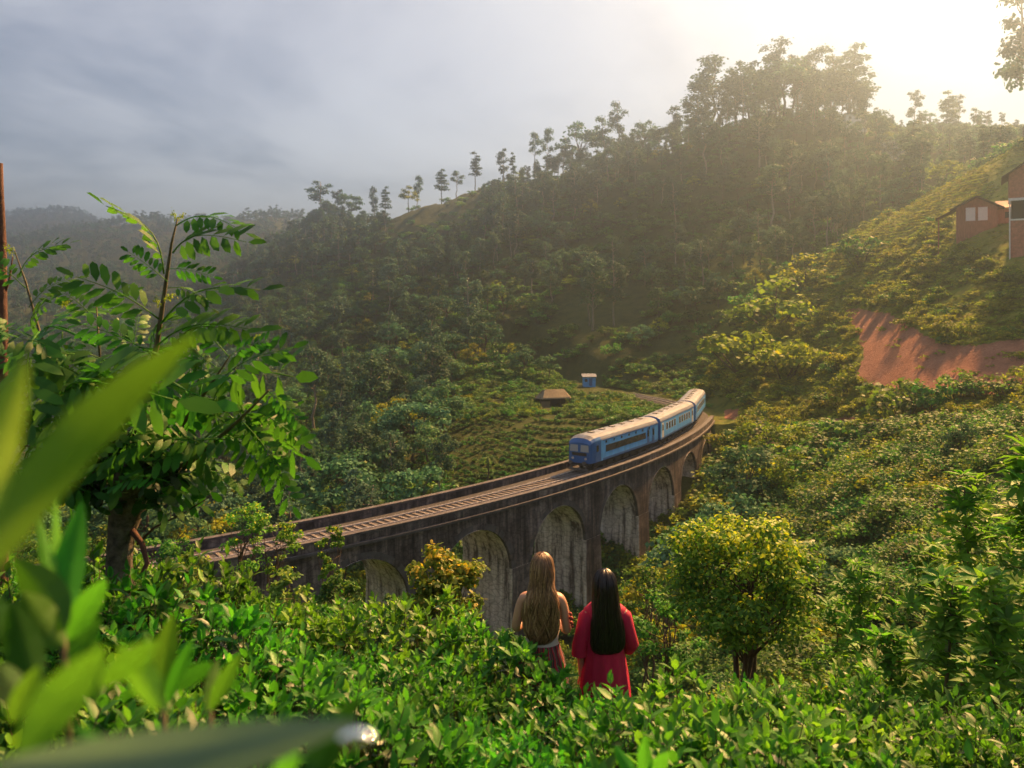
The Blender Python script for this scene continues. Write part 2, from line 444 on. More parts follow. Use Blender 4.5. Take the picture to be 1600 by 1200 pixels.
rs = ramp(t, [(0.3, (0.17, 0.075, 0.048)), (0.52, (0.33, 0.145, 0.095)), (0.75, (0.42, 0.23, 0.16))]); n3 = N(t, 'ShaderNodeMixRGB'); n3.inputs[0].default_value = 0.5; L(t, n1.outputs[0], n3.inputs[1]); L(t, n2.outputs[0], n3.inputs[2]); L(t, n3.outputs[0], rs.inputs[0])
so = N(t, 'ShaderNodeAttribute', attribute_name='tint')
ad = N(t, 'ShaderNodeMath', operation='ADD'); L(t, so.outputs['Fac'], ad.inputs[0])
nn = N(t, 'ShaderNodeMapRange'); L(t, n2.outputs[0], nn.inputs[0]); nn.inputs[1].default_value = 0.3; nn.inputs[2].default_value = 0.7; nn.inputs[3].default_value = -0.35; nn.inputs[4].default_value = 0.35
L(t, nn.outputs[0], ad.inputs[1])
rm = ramp(t, [(0.45, (0, 0, 0)), (0.58, (1, 1, 1))]); L(t, ad.outputs[0], rm.inputs[0])
mf = N(t, 'ShaderNodeMixRGB'); L(t, rm.outputs[0], mf.inputs[0]); L(t, mz.outputs[0], mf.inputs[1]); L(t, rs.outputs[0], mf.inputs[2])
L(t, mf.outputs[0], b.inputs['Base Color']); b.inputs['Roughness'].default_value = 0.95; b.inputs['Specular IOR Level'].default_value = 0.1
bp = N(t, 'ShaderNodeBump'); bp.inputs['Strength'].default_value = 0.8; bp.inputs['Distance'].default_value = 0.5
L(t, n2.outputs[0], bp.inputs['Height']); L(t, bp.outputs[0], b.inputs['Normal'])
M['ground'] = m
terrain()

# ------------------------------------------------------------------ viaduct
def stone_mat(name, lo, mid, hi, streak=1.0):
    m, t, b = mat(name)
    tc_ = N(t, 'ShaderNodeTexCoord')
    mp = N(t, 'ShaderNodeMapping'); mp.inputs['Scale'].default_value = (1.6, 1.6, 0.16); L(t, tc_.outputs['Object'], mp.inputs[0])
    a = N(t, 'ShaderNodeTexNoise'); a.inputs['Scale'].default_value = 1.0; a.inputs['Detail'].default_value = 8; a.inputs['Roughness'].default_value = 0.7; L(t, mp.outputs[0], a.inputs['Vector'])
    c = N(t, 'ShaderNodeTexNoise'); c.inputs['Scale'].default_value = 0.35; c.inputs['Detail'].default_value = 9; c.inputs['Roughness'].default_value = 0.72; L(t, tc_.outputs['Object'], c.inputs['Vector'])
    mxx = N(t, 'ShaderNodeMixRGB'); mxx.inputs[0].default_value = 0.55*streak; L(t, c.outputs[0], mxx.inputs[1]); L(t, a.outputs[0], mxx.inputs[2])
    r = ramp(t, [(0.41, lo), (0.50, mid), (0.60, hi)]); L(t, mxx.outputs[0], r.inputs[0])
    # courses of squared blocks, joints recessed
    wv = N(t, 'ShaderNodeMapping'); L(t, tc_.outputs['Object'], wv.inputs[0]); wv.inputs['Scale'].default_value = (1, 1, 2.2)
    vo = N(t, 'ShaderNodeTexVoronoi', feature='DISTANCE_TO_EDGE'); vo.inputs['Scale'].default_value = 1.1; L(t, wv.outputs[0], vo.inputs['Vector'])
    rj = ramp(t, [(0.0, (0.45, 0.45, 0.45)), (0.09, (1, 1, 1))]); L(t, vo.outputs['Distance'], rj.inputs[0])
    mm = N(t, 'ShaderNodeMixRGB', blend_type='MULTIPLY'); mm.inputs[0].default_value = 0.8; L(t, r.outputs[0], mm.inputs[1]); L(t, rj.outputs[0], mm.inputs[2])
    L(t, mm.outputs[0], b.inputs['Base Color'])
    b.inputs['Roughness'].default_value = 0.9; b.inputs['Specular IOR Level'].default_value = 0.2
    bp = N(t, 'ShaderNodeBump'); bp.inputs['Strength'].default_value = 0.7; bp.inputs['Distance'].default_value = 0.15
    L(t, mm.outputs[0], bp.inputs['Height']); L(t, bp.outputs[0], b.inputs['Normal'])
    return m
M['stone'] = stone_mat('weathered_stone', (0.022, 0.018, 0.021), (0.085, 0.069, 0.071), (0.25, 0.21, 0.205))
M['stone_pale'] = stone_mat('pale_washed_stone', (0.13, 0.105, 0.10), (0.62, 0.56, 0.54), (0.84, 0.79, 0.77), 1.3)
M['coping'] = plain('coping_stone', (0.068, 0.062, 0.068), 0.9, noise=0.45, nscale=1.3, bump=0.4, col2=(0.12, 0.11, 0.118))
M['ballast'] = plain('ballast', (0.040, 0.038, 0.043), 0.95, noise=0.6, nscale=14, bump=1.0)

HWID = 2.95
ARCH_R, Z_SPR, Z_CRN = 4.2, -22.9, -18.7
CENT = [-13.5+11*k for k in range(9)]
Z_FACE = -17.35
via = thing('stone_viaduct', 'long curved stone railway viaduct with tall round arches crossing the valley', 'bridge', tuple(B(32, 0, -36)))
voff = np.array(via.location)
def V(s, o, z): return B(s, o, z) - voff
def batter(z): return HWID + 0.022*np.maximum(Z_FACE-np.asarray(z, float), 0)
g = Geo()
for c in CENT:                              # spandrel walls and vaults
    ss = np.unique(np.concatenate([np.linspace(c-5.5, c-ARCH_R, 4), c+ARCH_R*np.sin(np.linspace(-np.pi/2, np.pi/2, 25)), np.linspace(c+ARCH_R, c+5.5, 4)]))
    zb = Z_SPR + np.sqrt(np.maximum(ARCH_R**2-(ss-c)**2, 0))
    for side in (-1, 1):
        rows = [V(ss, side*batter(zb + (Z_FACE-zb)*f), zb + (Z_FACE-zb)*f) for f in np.linspace(0, 1, 6)]
        if side > 0: rows = rows[::-1]
        g.loft(rows, closed=False, tint=0.3)
    si = c+ARCH_R*np.sin(np.linspace(-np.pi/2, np.pi/2, 25)); zi = Z_SPR + np.sqrt(np.maximum(ARCH_R**2-(si-c)**2, 0))
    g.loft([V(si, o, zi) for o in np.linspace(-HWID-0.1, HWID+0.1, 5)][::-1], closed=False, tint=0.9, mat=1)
g.build('spandrel_wall', [M['stone'], M['stone_pale']], via)
sd = np.arange(S0, S1+0.1, 1.0)
g = Geo(); g.loft([V(sd, -HWID-0.0, Z_BED-0.02), V(sd, HWID+0.0, Z_BED-0.02)][::-1], closed=False); g.build('deck', M['ballast'], via)
def pier(sc, parent, hw0=1.3):
    """one tapering pier, its faces across the opening washed pale"""
    g = Geo(); rings = []
    x, y = B(sc, 0, 0)[:2]
    zb = min(float(gz(np.array([x]), np.array([y]))[0]), -30) - 3
    zz = np.linspace(Z_SPR+0.0, zb, 9)
    for z in zz:
        hw = hw0 + 0.03*(Z_SPR-z); b_ = float(batter(z))+0.05
        rings.append((hw, b_, z))
    for i in range(len(rings)-1):
        (h0, b0, z0), (h1, b1, z1) = rings[i], rings[i+1]
        for k, (p, q) in enumerate((((-1,-1),(1,-1)), ((1,-1),(1,1)), ((1,1),(-1,1)), ((-1,1),(-1,-1)))):
            vs = [V(sc+p[0]*h0, p[1]*b0, z0), V(sc+q[0]*h0, q[1]*b0, z0), V(sc+q[0]*h1, q[1]*b1, z1), V(sc+p[0]*h1, p[1]*b1, z1)]
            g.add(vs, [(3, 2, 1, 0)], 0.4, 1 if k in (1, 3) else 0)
    o = g.build('pier', [M['stone'], M['stone_pale']], parent)
    gi = Geo()                                # impost course, a little proud
    hw, b_ = hw0+0.05, float(batter(Z_SPR))-0.02
    P0 = [V(sc+a*hw, c*b_, Z_SPR-0.02) for a, c in ((-1,-1),(1,-1),(1,1),(-1,1))]; P1 = [V(sc+a*hw, c*b_, Z_SPR-0.38) for a, c in ((-1,-1),(1,-1),(1,1),(-1,1))]
    gi.add(P0+P1, [(0,1,2,3),(7,6,5,4),(0,4,5,1),(1,5,6,2),(2,6,7,3),(3,7,4,0)])
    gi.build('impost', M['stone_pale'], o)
for k in range(10):
    pier(-19+11*k, via)
for c in CENT:                               # ring of wedge stones on the side seen from the tea slope
    ring = put('arch_ring', None, via); ring.location = (0, 0, 0)
    n = 21
    for k in range(n):
        a0, a1 = np.pi*(k+0.01)/n, np.pi*(k+0.99)/n
        r0, r1 = ARCH_R-0.03, ARCH_R+0.48+0.04*random.random()
        pr = 0.012+0.022*random.random()
        P0 = []
        for oo in (-1, 1):
            for (r_, a_) in ((r0, a0), (r0, a1), (r1, a1), (r1, a0)):
                z = Z_SPR + r_*math.sin(a_)
                P0.append(V(c + r_*math.cos(a_), -(float(batter(z))+(pr if oo < 0 else -0.3)), z))
        gv = Geo(); gv.add(P0, [(0,1,2,3),(7,6,5,4),(0,4,5,1),(1,5,6,2),(2,6,7,3),(3,7,4,0)])
        gv.build('voussoir', M['coping'] if random.random() < 0.6 else M['stone'], ring)
for side, nm in ((-1, 'parapet'), (1, 'parapet')):
    g = Geo()
    o0, o1 = side*(HWID+0.06), side*(HWID-0.42)
    sp = np.arange(S0, S1+0.1, 1.0)
    zt = Z_PAR-0.16
    rows = [V(sp, o0, Z_FACE-0.25), V(sp, o0, zt), V(sp, o1, zt), V(sp, o1, Z_BED-0.1)]
    if side < 0: rows = rows[::-1]
    g.loft(rows, closed=False)
    par = g.build(nm, M['stone'], via)
    g = Geo()                               # ledge under the parapet
    rows = [V(sp, o0+side*0.02, Z_FACE+0.02), V(sp, o0+side*0.22, Z_FACE+0.0), V(sp, o0+side*0.22, Z_FACE-0.2), V(sp, o0-side*0.02, Z_FACE-0.26)]
    if side > 0: rows = rows[::-1]
    g.loft(rows, closed=False); g.build('ledge', M['coping'], par)
    s = S0
    while s < S1-0.5:
        w = random.uniform(1.4, 2.8); e = min(s+w, S1)
        h = random.uniform(-0.008, 0.008)
        a, c_ = o0+side*0.03, o1-side*0.02
        P0 = [V(s+0.005, a, zt+0.002), V(e-0.005, a, zt+0.002), V(e-0.005, c_, zt+0.002), V(s+0.005, c_, zt+0.002)]
        P1 = [p+np.array([0, 0, 0.16+h]) for p in P0]
        gs = Geo(); gs.add(P0+P1, [(3,2,1,0),(4,5,6,7),(0,1,5,4),(1,2,6,5),(2,3,7,6),(3,0,4,7)])
        gs.build('coping_stone', M['coping'], par)
        s = e

# ------------------------------------------------------------------ track
M['rail'] = plain('rail_steel', (0.42, 0.40, 0.40), 0.42, 0.5, noise=0.4, nscale=3)
M['sleeper'] = plain('sleeper', (0.15, 0.125, 0.11), 0.85, noise=0.4, nscale=6)
bed = Geo()
sb = np.arange(-60, 122, 1.0)
bed.loft([B(sb, -2.3, Z_BED-0.30), B(sb, -1.65, Z_BED+0.05), B(sb, 1.65, Z_BED+0.05), B(sb, 2.3, Z_BED-0.30)][::-1], closed=False)
o = bed.build('track_bed', M['ballast']); tag(o, 'stone ballast bed under the railway track', None, None, 'structure')
trk = thing('railway_track', 'single curved railway track with steel rails along the viaduct deck', 'railway track', tuple(B(32, 0, Z_BED)))
toff = np.array(trk.location)
for side in (-0.76, 0.76):
    g = Geo(); ss = np.arange(-60, 122, 1.0)
    a, bb = side-0.045, side+0.045
    g.loft([B(ss, a, Z_RAIL-0.15)-toff, B(ss, a, Z_RAIL)-toff, B(ss, bb, Z_RAIL)-toff, B(ss, bb, Z_RAIL-0.15)-toff][::-1], closed=False)
    g.build('rail', M['rail'], trk)
g = Geo(); g.box((-0.13, -1.25, -0.09), (0.13, 1.25, 0.09)); sl = g.mesh('sleeper', M['sleeper'])
s = -26.0
while s < 80:
    p = B(s, 0, Z_RAIL-0.19)-toff
    put('sleeper', sl, trk, tuple(p), (0, 0, head(s)))
    s += 0.72

# ------------------------------------------------------------------ train
M['blue'] = plain('light_blue_paint', (0.085, 0.36, 0.78), 0.45, noise=0.22, nscale=2.2, spec=0.4, stretch=(1, 1, 0.3))
M['blue_dark'] = plain('dark_blue_paint', (0.025, 0.12, 0.36), 0.35, noise=0.15, nscale=1.2, spec=0.5)
M['roof'] = plain('carriage_roof', (0.13, 0.16, 0.22), 0.7, noise=0.4, nscale=1.6, stretch=(0.25, 1, 1))
M['glass'] = plain('dark_glass', (0.03, 0.032, 0.035), 0.12, spec=0.7)
M['glass_brown'] = plain('tinted_glass', (0.055, 0.052, 0.055), 0.2, spec=0.6, noise=0.35, nscale=1.1)
M['windscreen'] = plain('windscreen', (0.38, 0.40, 0.42), 0.15, spec=0.8)
M['under'] = plain('underframe', (0.035, 0.030, 0.028), 0.8, noise=0.5, nscale=5)
M['steel'] = plain('dull_steel', (0.16, 0.15, 0.14), 0.5, 0.6, noise=0.3, nscale=6)
M['cream'] = plain('cream_paint', (0.55, 0.52, 0.45), 0.6, noise=0.12, nscale=4)
HW = 1.42
def sect(x, inset=0.0, drop=0.0, top=3.78):
    """cross-section of the body shell at x: side, eave, curved roof"""
    w = HW-inset
    pts = [(-w, 0.95), (-w, 1.6), (-w, 3.10-drop)]
    for a in np.linspace(0.12, np.pi-0.12, 9):
        pts.append((-w*math.cos(a)*0.985, 3.10-drop+(top-3.10)*math.sin(a)**0.8))
    pts += [(w, 3.10-drop), (w, 1.6), (w, 0.95)]
    return np.array([(x, p[0], p[1]) for p in pts])
def carriage(kind, s_front, length, label):
    sb, se = s_front, s_front+length
    pa, pb = B(sb+3, 0, Z_RAIL), B(se-3, 0, Z_RAIL)
    mid = (pa+pb)/2; ang = math.atan2(pb[1]-pa[1], pb[0]-pa[0])
    t = thing('train_carriage', label, 'train carriage', tuple(mid), ang, 'blue passenger train')
    h = length/2
    g = Geo()
    if kind == 'cab':
        rings = [sect(-h, 0.22, 0.3, 3.35), sect(-h+0.25, 0.10, 0.1, 3.6), sect(-h+0.9)] + [sect(x) for x in np.linspace(-h+2.2, h, 6)]
    else:
        rings = [sect(x) for x in np.linspace(-h, h, 7)]
    n = len(rings[0])
    for i in range(len(rings)-1):
        for j in range(n-1):
            roof = 2 <= j <= n-4
            dark = kind == 'cab' and i < 3
            mi = (1 if (dark and not (4 <= j <= n-6 and i > 0)) else (2 if roof else 0))
            g.add([rings[i][j], rings[i+1][j], rings[i+1][j+1], rings[i][j+1]], [(3, 2, 1, 0)], 0.5, mi)
    g.add(rings[0], [tuple(range(n-1, -1, -1))], 0.5, 1); g.add(rings[-1], [tuple(range(n))], 0.5, 1)
    g.add([rings[0][0], rings[-1][0], rings[-1][-1], rings[0][-1]], [(0, 1, 2, 3)], 0.5, 3)
    body = g.build('body', [M['blue'], M['blue_dark'], M['roof'], M['under']], t)
    x_lo = -h+2.6 if kind == 'cab' else -h
    for sd_ in (-1, 1):
        def pane(name, x0, x1, z0, z1, mt, par=t, pr=0.012):
            y0, y1 = sorted((sd_*(HW-0.05), sd_*(HW+pr)))
            q = Geo(); q.box((x0, y0, z0), (x1, y1, z1)); return q.build(name, mt, par)
        pane('skirt_stripe', x_lo+0.02, h-0.02, 0.97, 1.18, M['blue_dark'], pr=0.008)
        pane('eave_stripe', x_lo+0.02, h-0.02, 2.98, 3.09, M['blue_dark'], pr=0.010)
        if kind == 'cab':
            w = pane('window', -h+3.3, h-3.6, 1.75, 2.45, M['glass_brown'])
            for x in np.linspace(-h+4.4, h-4.6, 9): pane('mullion', x-0.04, x+0.04, 1.75, 2.45, M['under'], w, 0.02)
            for x in np.linspace(-h+3.4, h-2.6, 7): pane('vent', x-0.18, x+0.18, 2.70, 2.93, M['glass'])
            for x in (h-2.9, h-1.4): dr = pane('door', x-0.32, x+0.32, 1.15, 2.85, M['blue_dark']); pane('door_window', x-0.2, x+0.2, 1.9, 2.6, M['glass'], dr, 0.02)
            d = pane('door', -h+1.0, -h+1.7, 1.1, 2.9, M['blue_dark'], pr=0.016); pane('door_window', -h+1.12, -h+1.58, 2.05, 2.7, M['glass'], d, 0.024)
        else:
            xs = np.linspace(-h+2.9, h-2.9, 10 if kind == 'open' else 12)
            for k, x in enumerate(xs):
                if kind == 'open' and k in (4,): continue
                w = pane('window', x-0.42, x+0.42, 1.80, 2.72, M['cream'], pr=0.006); pane('glass', x-0.30, x+0.30, 1.86, 2.66, M['glass'], w, 0.014)
            for x in (-h+1.0, h-1.0):
                d = pane('door', x-0.40, x+0.40, 1.10, 2.90, M['cream'] if kind == 'open' else M['blue_dark']); pane('door_window', x-0.22, x+0.22, 1.95, 2.65, M['glass'], d, 0.02)
    g = Geo(); g.box((-h+1.2, -1.15, 0.55), (h-0.4, 1.15, 0.95)); 
    for x in np.linspace(-h*0.45, h*0.45, 5): g.box((x-0.7, -1.25, 0.30), (x+0.6, 1.25, 0.6))
    g.build('underframe', M['under'], t)
    for x in np.linspace(-h+2.6, h-2.2, 6):
        q = Geo(); q.box((x-0.3, -0.28, 3.66), (x+0.3, 0.28, 3.86)); q.build('roof_vent', M['steel'], t)
    for sd_ in (-1, 1):
        q = Geo(); q.tube([(x_lo, sd_*1.38, 3.16), (h, sd_*1.38, 3.16)], 0.035, 5); q.build('gutter', M['steel'], t)
        for x in np.linspace(x_lo+1.9, h-1.9, 7):
            q = Geo(); y0, y1 = sorted((sd_*(HW-0.02), sd_*(HW+0.006))); q.box((x-0.012, y0, 1.19), (x+0.012, y1, 1.72)); q.build('panel_seam', M['blue_dark'], t)
    for bx_ in (-h+3.0, h-3.0):
        g = Geo(); g.box((bx_-1.6, -1.10, 0.38), (bx_+1.6, -0.98, 0.66)); g.box((bx_-1.6, 0.98, 0.38), (bx_+1.6, 1.10, 0.66)); g.box((bx_-0.3, -1.0, 0.4), (bx_+0.3, 1.0, 0.7))
        bg_ = g.build('bogie', M['under'], t)
        for wx in (-1.05, 1.05):
            g = Geo(); g.tube([(bx_+wx, -0.86, 0.43), (bx_+wx, -0.72, 0.43)], 0.43, 14); g.tube([(bx_+wx, 0.72, 0.43), (bx_+wx, 0.86, 0.43)], 0.43, 14); g.tube([(bx_+wx, -0.8, 0.43), (bx_+wx, 0.8, 0.43)], 0.07, 6)
            g.build('wheelset', M['steel'], bg_)
    if kind == 'cab':
        xf = -h
        for y in (-0.62, 0.62):
            g = Geo(); g.add([(xf-0.02, y-0.48, 2.12), (xf-0.02, y+0.48, 2.12), (xf+0.0, y+0.44, 2.82), (xf+0.0, y-0.44, 2.82), (xf+0.1, y-0.48, 2.12), (xf+0.1, y+0.48, 2.12), (xf+0.1, y+0.44, 2.82), (xf+0.1, y-0.44, 2.82)],
                             [(3,2,1,0),(0,1,5,4),(1,2,6,5),(2,3,7,6),(3,0,4,7)]); g.build('windscreen', M['windscreen'], t)
        g = Geo(); g.box((xf-0.03, -0.85, 1.70), (xf+0.1, 0.85, 2.02)); g.build('grille', M['glass'], t)
        for y in (-0.75, 0.75):
            g = Geo(); g.tube([(xf-0.06, y, 1.42), (xf+0.1, y, 1.42)], 0.13, 12); g.build('headlight', M['cream'], t)
        g = Geo(); g.box((xf-0.12, -1.2, 0.72), (xf+0.5, 1.2, 0.95)); g.build('buffer_beam', M['under'], t)
        g = Geo(); g.box((xf-0.25, -1.15, 0.22), (xf-0.12, 1.15, 0.42)); g.box((xf-0.15, -0.9, 0.4), (xf-0.05, -0.75, 0.75)); g.box((xf-0.15, 0.75, 0.4), (xf-0.05, 0.9, 0.75)); g.build('guard_rail', M['steel'], t)
        for y in (-0.8, 0.8):
            g = Geo(); g.tube([(xf-0.55, y, 1.05), (xf-0.5, y, 1.05), (xf-0.12, y, 1.05)], [0.2, 0.2, 0.09], 12); g.build('buffer', M['steel'], t)
    return t
# the front of the train stands where the line is seen at column 893
_px = CX+F*_P[:, 0]/_P[:, 1]
_vis = (_S > 0) & (_S < 80)
S_FRONT = float(_S[_vis][np.argmin(abs(_px[_vis]-902))])
LC = 17.2
carriage('cab', S_FRONT, LC, 'leading blue power car of the train with dark blue driving cab')
carriage('open', S_FRONT+LC+0.8, LC, 'second carriage of the blue train with open windows and pale frames')
carriage('plain', S_FRONT+2*(LC+0.8), LC, 'last carriage of the blue train, leaving the far end of the viaduct')

# ------------------------------------------------------------------ foliage builders
def rand_rot(n, rng, up=None, spread=1.0):
    """n rotation frames (3x3, columns = along, across, normal); normals lean towards `up` rows"""
    nrm = rng.normal(size=(n, 3)); nrm /= np.linalg.norm(nrm, axis=1)[:, None]
    if up is not None:
        nrm = nrm*spread + up; nrm /= np.linalg.norm(nrm, axis=1)[:, None]+1e-9
    a = rng.normal(size=(n, 3)); a -= (a*nrm).sum(1)[:, None]*nrm; a /= np.linalg.norm(a, axis=1)[:, None]+1e-9
    b = np.cross(nrm, a)
    return a, b, nrm
QUAD_V = np.array([(-.5, -.32, 0), (.1, -.5, .12), (.5, .25, 0), (-.2, .5, -.1)])
QUAD_F = np.array([(0, 1, 2, 3)])
LEAF_V = np.array([(0, 0, 0), (.28, -.21, .05), (.65, -.19, .06), (1, 0, -.06), (.65, .19, .06), (.28, .21, .05), (.30, 0, 0), (.66, 0, .01)])
LEAF_F = [(0, 1, 6), (0, 6, 5), (1, 2, 7, 6), (6, 7, 4, 5), (2, 3, 7), (7, 3, 4)]
OVAL_V = np.array([(0, 0, 0), (.35, -.26, .05), (.8, -.22, .04), (1, 0, -.03), (.8, .22, .04), (.35, .26, .05)])
OVAL_F = [(0, 1, 5), (1, 2, 4, 5), (2, 3, 4)]
def leaves(g, C, a, b, n, size, tint, tv=QUAD_V, tf=QUAD_F, mat=0, width=1.0):
    """stamps a leaf outline at every centre"""
    k = len(tv); m_ = len(C)
    size = np.broadcast_to(np.asarray(size, float), (m_,))[:, None, None]
    T = tv*np.array([1, width, 1])
    V_ = C[:, None, :] + size*(T[None, :, 0:1]*a[:, None, :] + T[None, :, 1:2]*b[:, None, :] + T[None, :, 2:3]*n[:, None, :])
    ti = np.repeat(np.broadcast_to(np.asarray(tint, float), (m_,)), k)
    V_ = V_.reshape(-1, 3)
    base = (np.arange(m_)*k)[:, None, None]
    first = True
    by = {}
    for f in (tf if not isinstance(tf, np.ndarray) else [tuple(r) for r in tf]):
        by.setdefault(len(f), []).append(f)
    off = g.n
    for fs in by.values():
        A = (np.array(fs)[None] + base).reshape(-1, len(fs[0]))
        if first:
            g.add(V_, A, ti, mat); first = False
        else:
            g.f.append((A+off).astype(np.int32)); g.m.append(np.full(len(A), mat, np.int32))
def clump(g, c, r, n, size, rng, tint0=0.4, tvar=0.5, tv=QUAD_V, tf=QUAD_F, shell=0.55, upbias=0.5, accent=0.0, width=1.0):
    """a tuft of leaves round c: r = (rx, ry, rz)"""
    d = rng.normal(size=(n, 3)); d /= np.linalg.norm(d, axis=1)[:, None]
    d[:, 2] = np.where(d[:, 2] < -0.3, -d[:, 2]*0.6, d[:, 2])
    rad = shell + (1-shell)*rng.random(n)**0.6
    rad *= 1 + 0.25*rng.normal(size=n)
    C = np.asarray(c) + d*rad[:, None]*np.asarray(r)
    a, b, nn = rand_rot(n, rng, d*0.7+np.array([0, 0, upbias]), 0.75)
    tint = np.clip(tint0 + (rng.random(n)-0.5)*tvar, 0, 0.79)
    if accent:
        hi = (rng.random(n) < accent*np.clip(d[:, 2]+0.35, 0, 1)*1.4)
        tint = np.where(hi, rng.uniform(0.85, 1.0, n), tint)
    leaves(g, C, a, b, nn, size*rng.uniform(0.65, 1.3, n), tint, tv, tf, 0, width)
def limb(g, p0, p1, r0, r1, rng, n=5, sag=0.1, sides=6):
    p0 = np.asarray(p0, float); p1 = np.asarray(p1, float)
    t = np.linspace(0, 1, n)[:, None]
    P = p0*(1-t) + p1*t
    ln = np.linalg.norm(p1-p0)
    P[1:-1] += rng.normal(size=(n-2, 3))*sag*ln*0.35
    g.tube(P, np.linspace(r0, r1, n), sides, cap=True)
    return P

def proto_gum(seed, h=20.0, lean=0.0, ncl=11, lo=0.45, spread=0.21, leaf=0.5, per=95):
    """tall open tree on a pale bare stem"""
    rng = np.random.default_rng(seed); tg, cg = Geo(), Geo()
    top = np.array([lean*h, rng.normal()*0.02*h, h*0.93])
    P = limb(tg, (0, 0, -0.6), top, 0.016*h, 0.004*h, rng, 8, 0.05, 7)
    for i in range(ncl):
        f = lo + (1-lo)*(i+0.5)/ncl
        b0 = np.array([np.interp(f*0.9, np.linspace(0, 1, 8), P[:, k]) for k in range(3)])
        a = rng.uniform(0, 2*np.pi); w = spread*h*(1.05-0.75*abs(f-0.7))*rng.uniform(0.45, 1.0)*(0.55 if f > 0.93 else 1)
        c = b0 + np.array([math.cos(a)*w, math.sin(a)*w, h*rng.uniform(0.02, 0.10)])
        limb(tg, b0, c, 0.006*h, 0.002*h, rng, 4, 0.15, 4)
        r = h*rng.uniform(0.062, 0.105)
        clump(cg, c, (r, r, r*0.9), per, leaf, rng, rng.uniform(0.25, 0.65), 0.45)
    return tg.mesh('trunk', M['bark_pale'], True), cg.mesh('crown', M['gum']), h
def proto_oak(seed, h=17.0, leaf=0.45, per=85):
    """narrow feathery tree, tufts in layers up a straight stem"""
    rng = np.random.default_rng(seed); tg, cg = Geo(), Geo()
    P = limb(tg, (0, 0, -0.6), (rng.normal()*0.3, rng.normal()*0.3, h*0.97), 0.013*h, 0.002*h, rng, 8, 0.02, 6)
    nl = 8
    for i in range(nl):
        f = 0.34 + 0.64*(i+0.5)/nl
        for k in range(3 if f < 0.85 else 1):
            a = rng.uniform(0, 2*np.pi); w = h*0.12*(1.15-f*0.85)*rng.uniform(0.6, 1.3)
            b0 = np.array([P[-1, 0]*f, P[-1, 1]*f, f*h*0.95])
            c = b0+np.array([math.cos(a)*w, math.sin(a)*w, h*0.03])
            limb(tg, b0, c, 0.004*h, 0.0015*h, rng, 3, 0.1, 4)
            r = h*rng.uniform(0.05, 0.078)
            clump(cg, c, (r*1.1, r*1.1, r*0.8), per, leaf, rng, rng.uniform(0.2, 0.6), 0.5)
    return tg.mesh('trunk', M['bark'], True), cg.mesh('crown', M['gum']), h
def proto_broad(seed, h=11.0, leaf=0.42, ncl=20, per=80, matn='forest', wid=0.42, base=0.22):
    """full round-headed tree"""
    rng = np.random.default_rng(seed); tg, cg = Geo(), Geo()
    P = limb(tg, (0, 0, -0.6), (rng.normal()*0.4, rng.normal()*0.4, h*0.62), 0.022*h, 0.010*h, rng, 5, 0.08, 7)
    for i in range(ncl):
        d = rng.normal(size=3); d /= np.linalg.norm(d); d[2] = abs(d[2])*1.1-0.22
        w = rng.uniform(0.62, 1.0)
        c = np.array([d[0]*h*wid*w, d[1]*h*wid*w, h*(base+0.33)+d[2]*h*0.42*w])
        if i % 2 == 0: limb(tg, P[3], c, 0.008*h, 0.003*h, rng, 4, 0.15, 4)
        r = h*rng.uniform(0.09, 0.15)
        clump(cg, c, (r, r, r*0.75), per, leaf, rng, rng.uniform(0.15, 0.75), 0.45, accent=0.08 if matn != 'forest' else 0.02)
    return tg.mesh('trunk', M['bark'], True), cg.mesh('crown', M[matn]), h
def proto_bush(seed, h=2.2, leaf=0.22, ncl=9, per=60, matn='shrub', wid=0.62):
    rng = np.random.default_rng(seed); tg, cg = Geo(), Geo()
    for i in range(ncl):
        a = rng.uniform(0, 2*np.pi); w = h*wid*rng.random()**0.6
        c = np.array([math.cos(a)*w, math.sin(a)*w, h*rng.uniform(0.25, 0.85)*(1-0.35*w/(h*wid))])
        limb(tg, (c[0]*0.2, c[1]*0.2, -0.4), c, 0.02*h, 0.006*h, rng, 3, 0.1, 4)
        r = h*rng.uniform(0.2, 0.32)
        clump(cg, c, (r, r, r*0.8), per, leaf, rng, rng.uniform(0.15, 0.75), 0.5, accent=0.06)
    return tg.mesh('stem', M['bark'], True), cg.mesh('crown', M[matn]), h

GUM = [proto_gum(s, 20, l, n, lo, sp) for s, l, n, lo, sp in ((1, .02, 20, .40, .17), (2, -.05, 16, .52, .17), (3, .04, 22, .33, .15), (4, -.02, 13, .56, .15), (5, .06, 17, .48, .19))]
OAK = [proto_oak(s) for s in (11, 12, 13)]
BROAD = [proto_broad(s) for s in (21, 22, 23, 24)]
BROADY = [proto_broad(s, 9, 0.36, 18, 75, 'yellow', 0.45, 0.15) for s in (31, 32)]
BUSH = [proto_bush(s) for s in (41, 42, 43)]
BUSHY = [proto_bush(s, matn='yellow') for s in (51, 52, 53)]
BUSHF = [proto_bush(s, leaf=0.11, ncl=13, per=170) for s in (44, 45, 46)]+[proto_bush(47, leaf=0.11, ncl=12, per=170, matn='yellow')]
LOWY = [proto_bush(s, 1.1, 0.16, 8, 45, 'yellow', 1.0) for s in (61, 62)]
FARB = [proto_broad(s, 13, 1.0, 10, 26) for s in (71, 72)]
FARG = [proto_gum(s, 19, 0, 8, .4, .16, 1.1, 24) for s in (73, 74)]

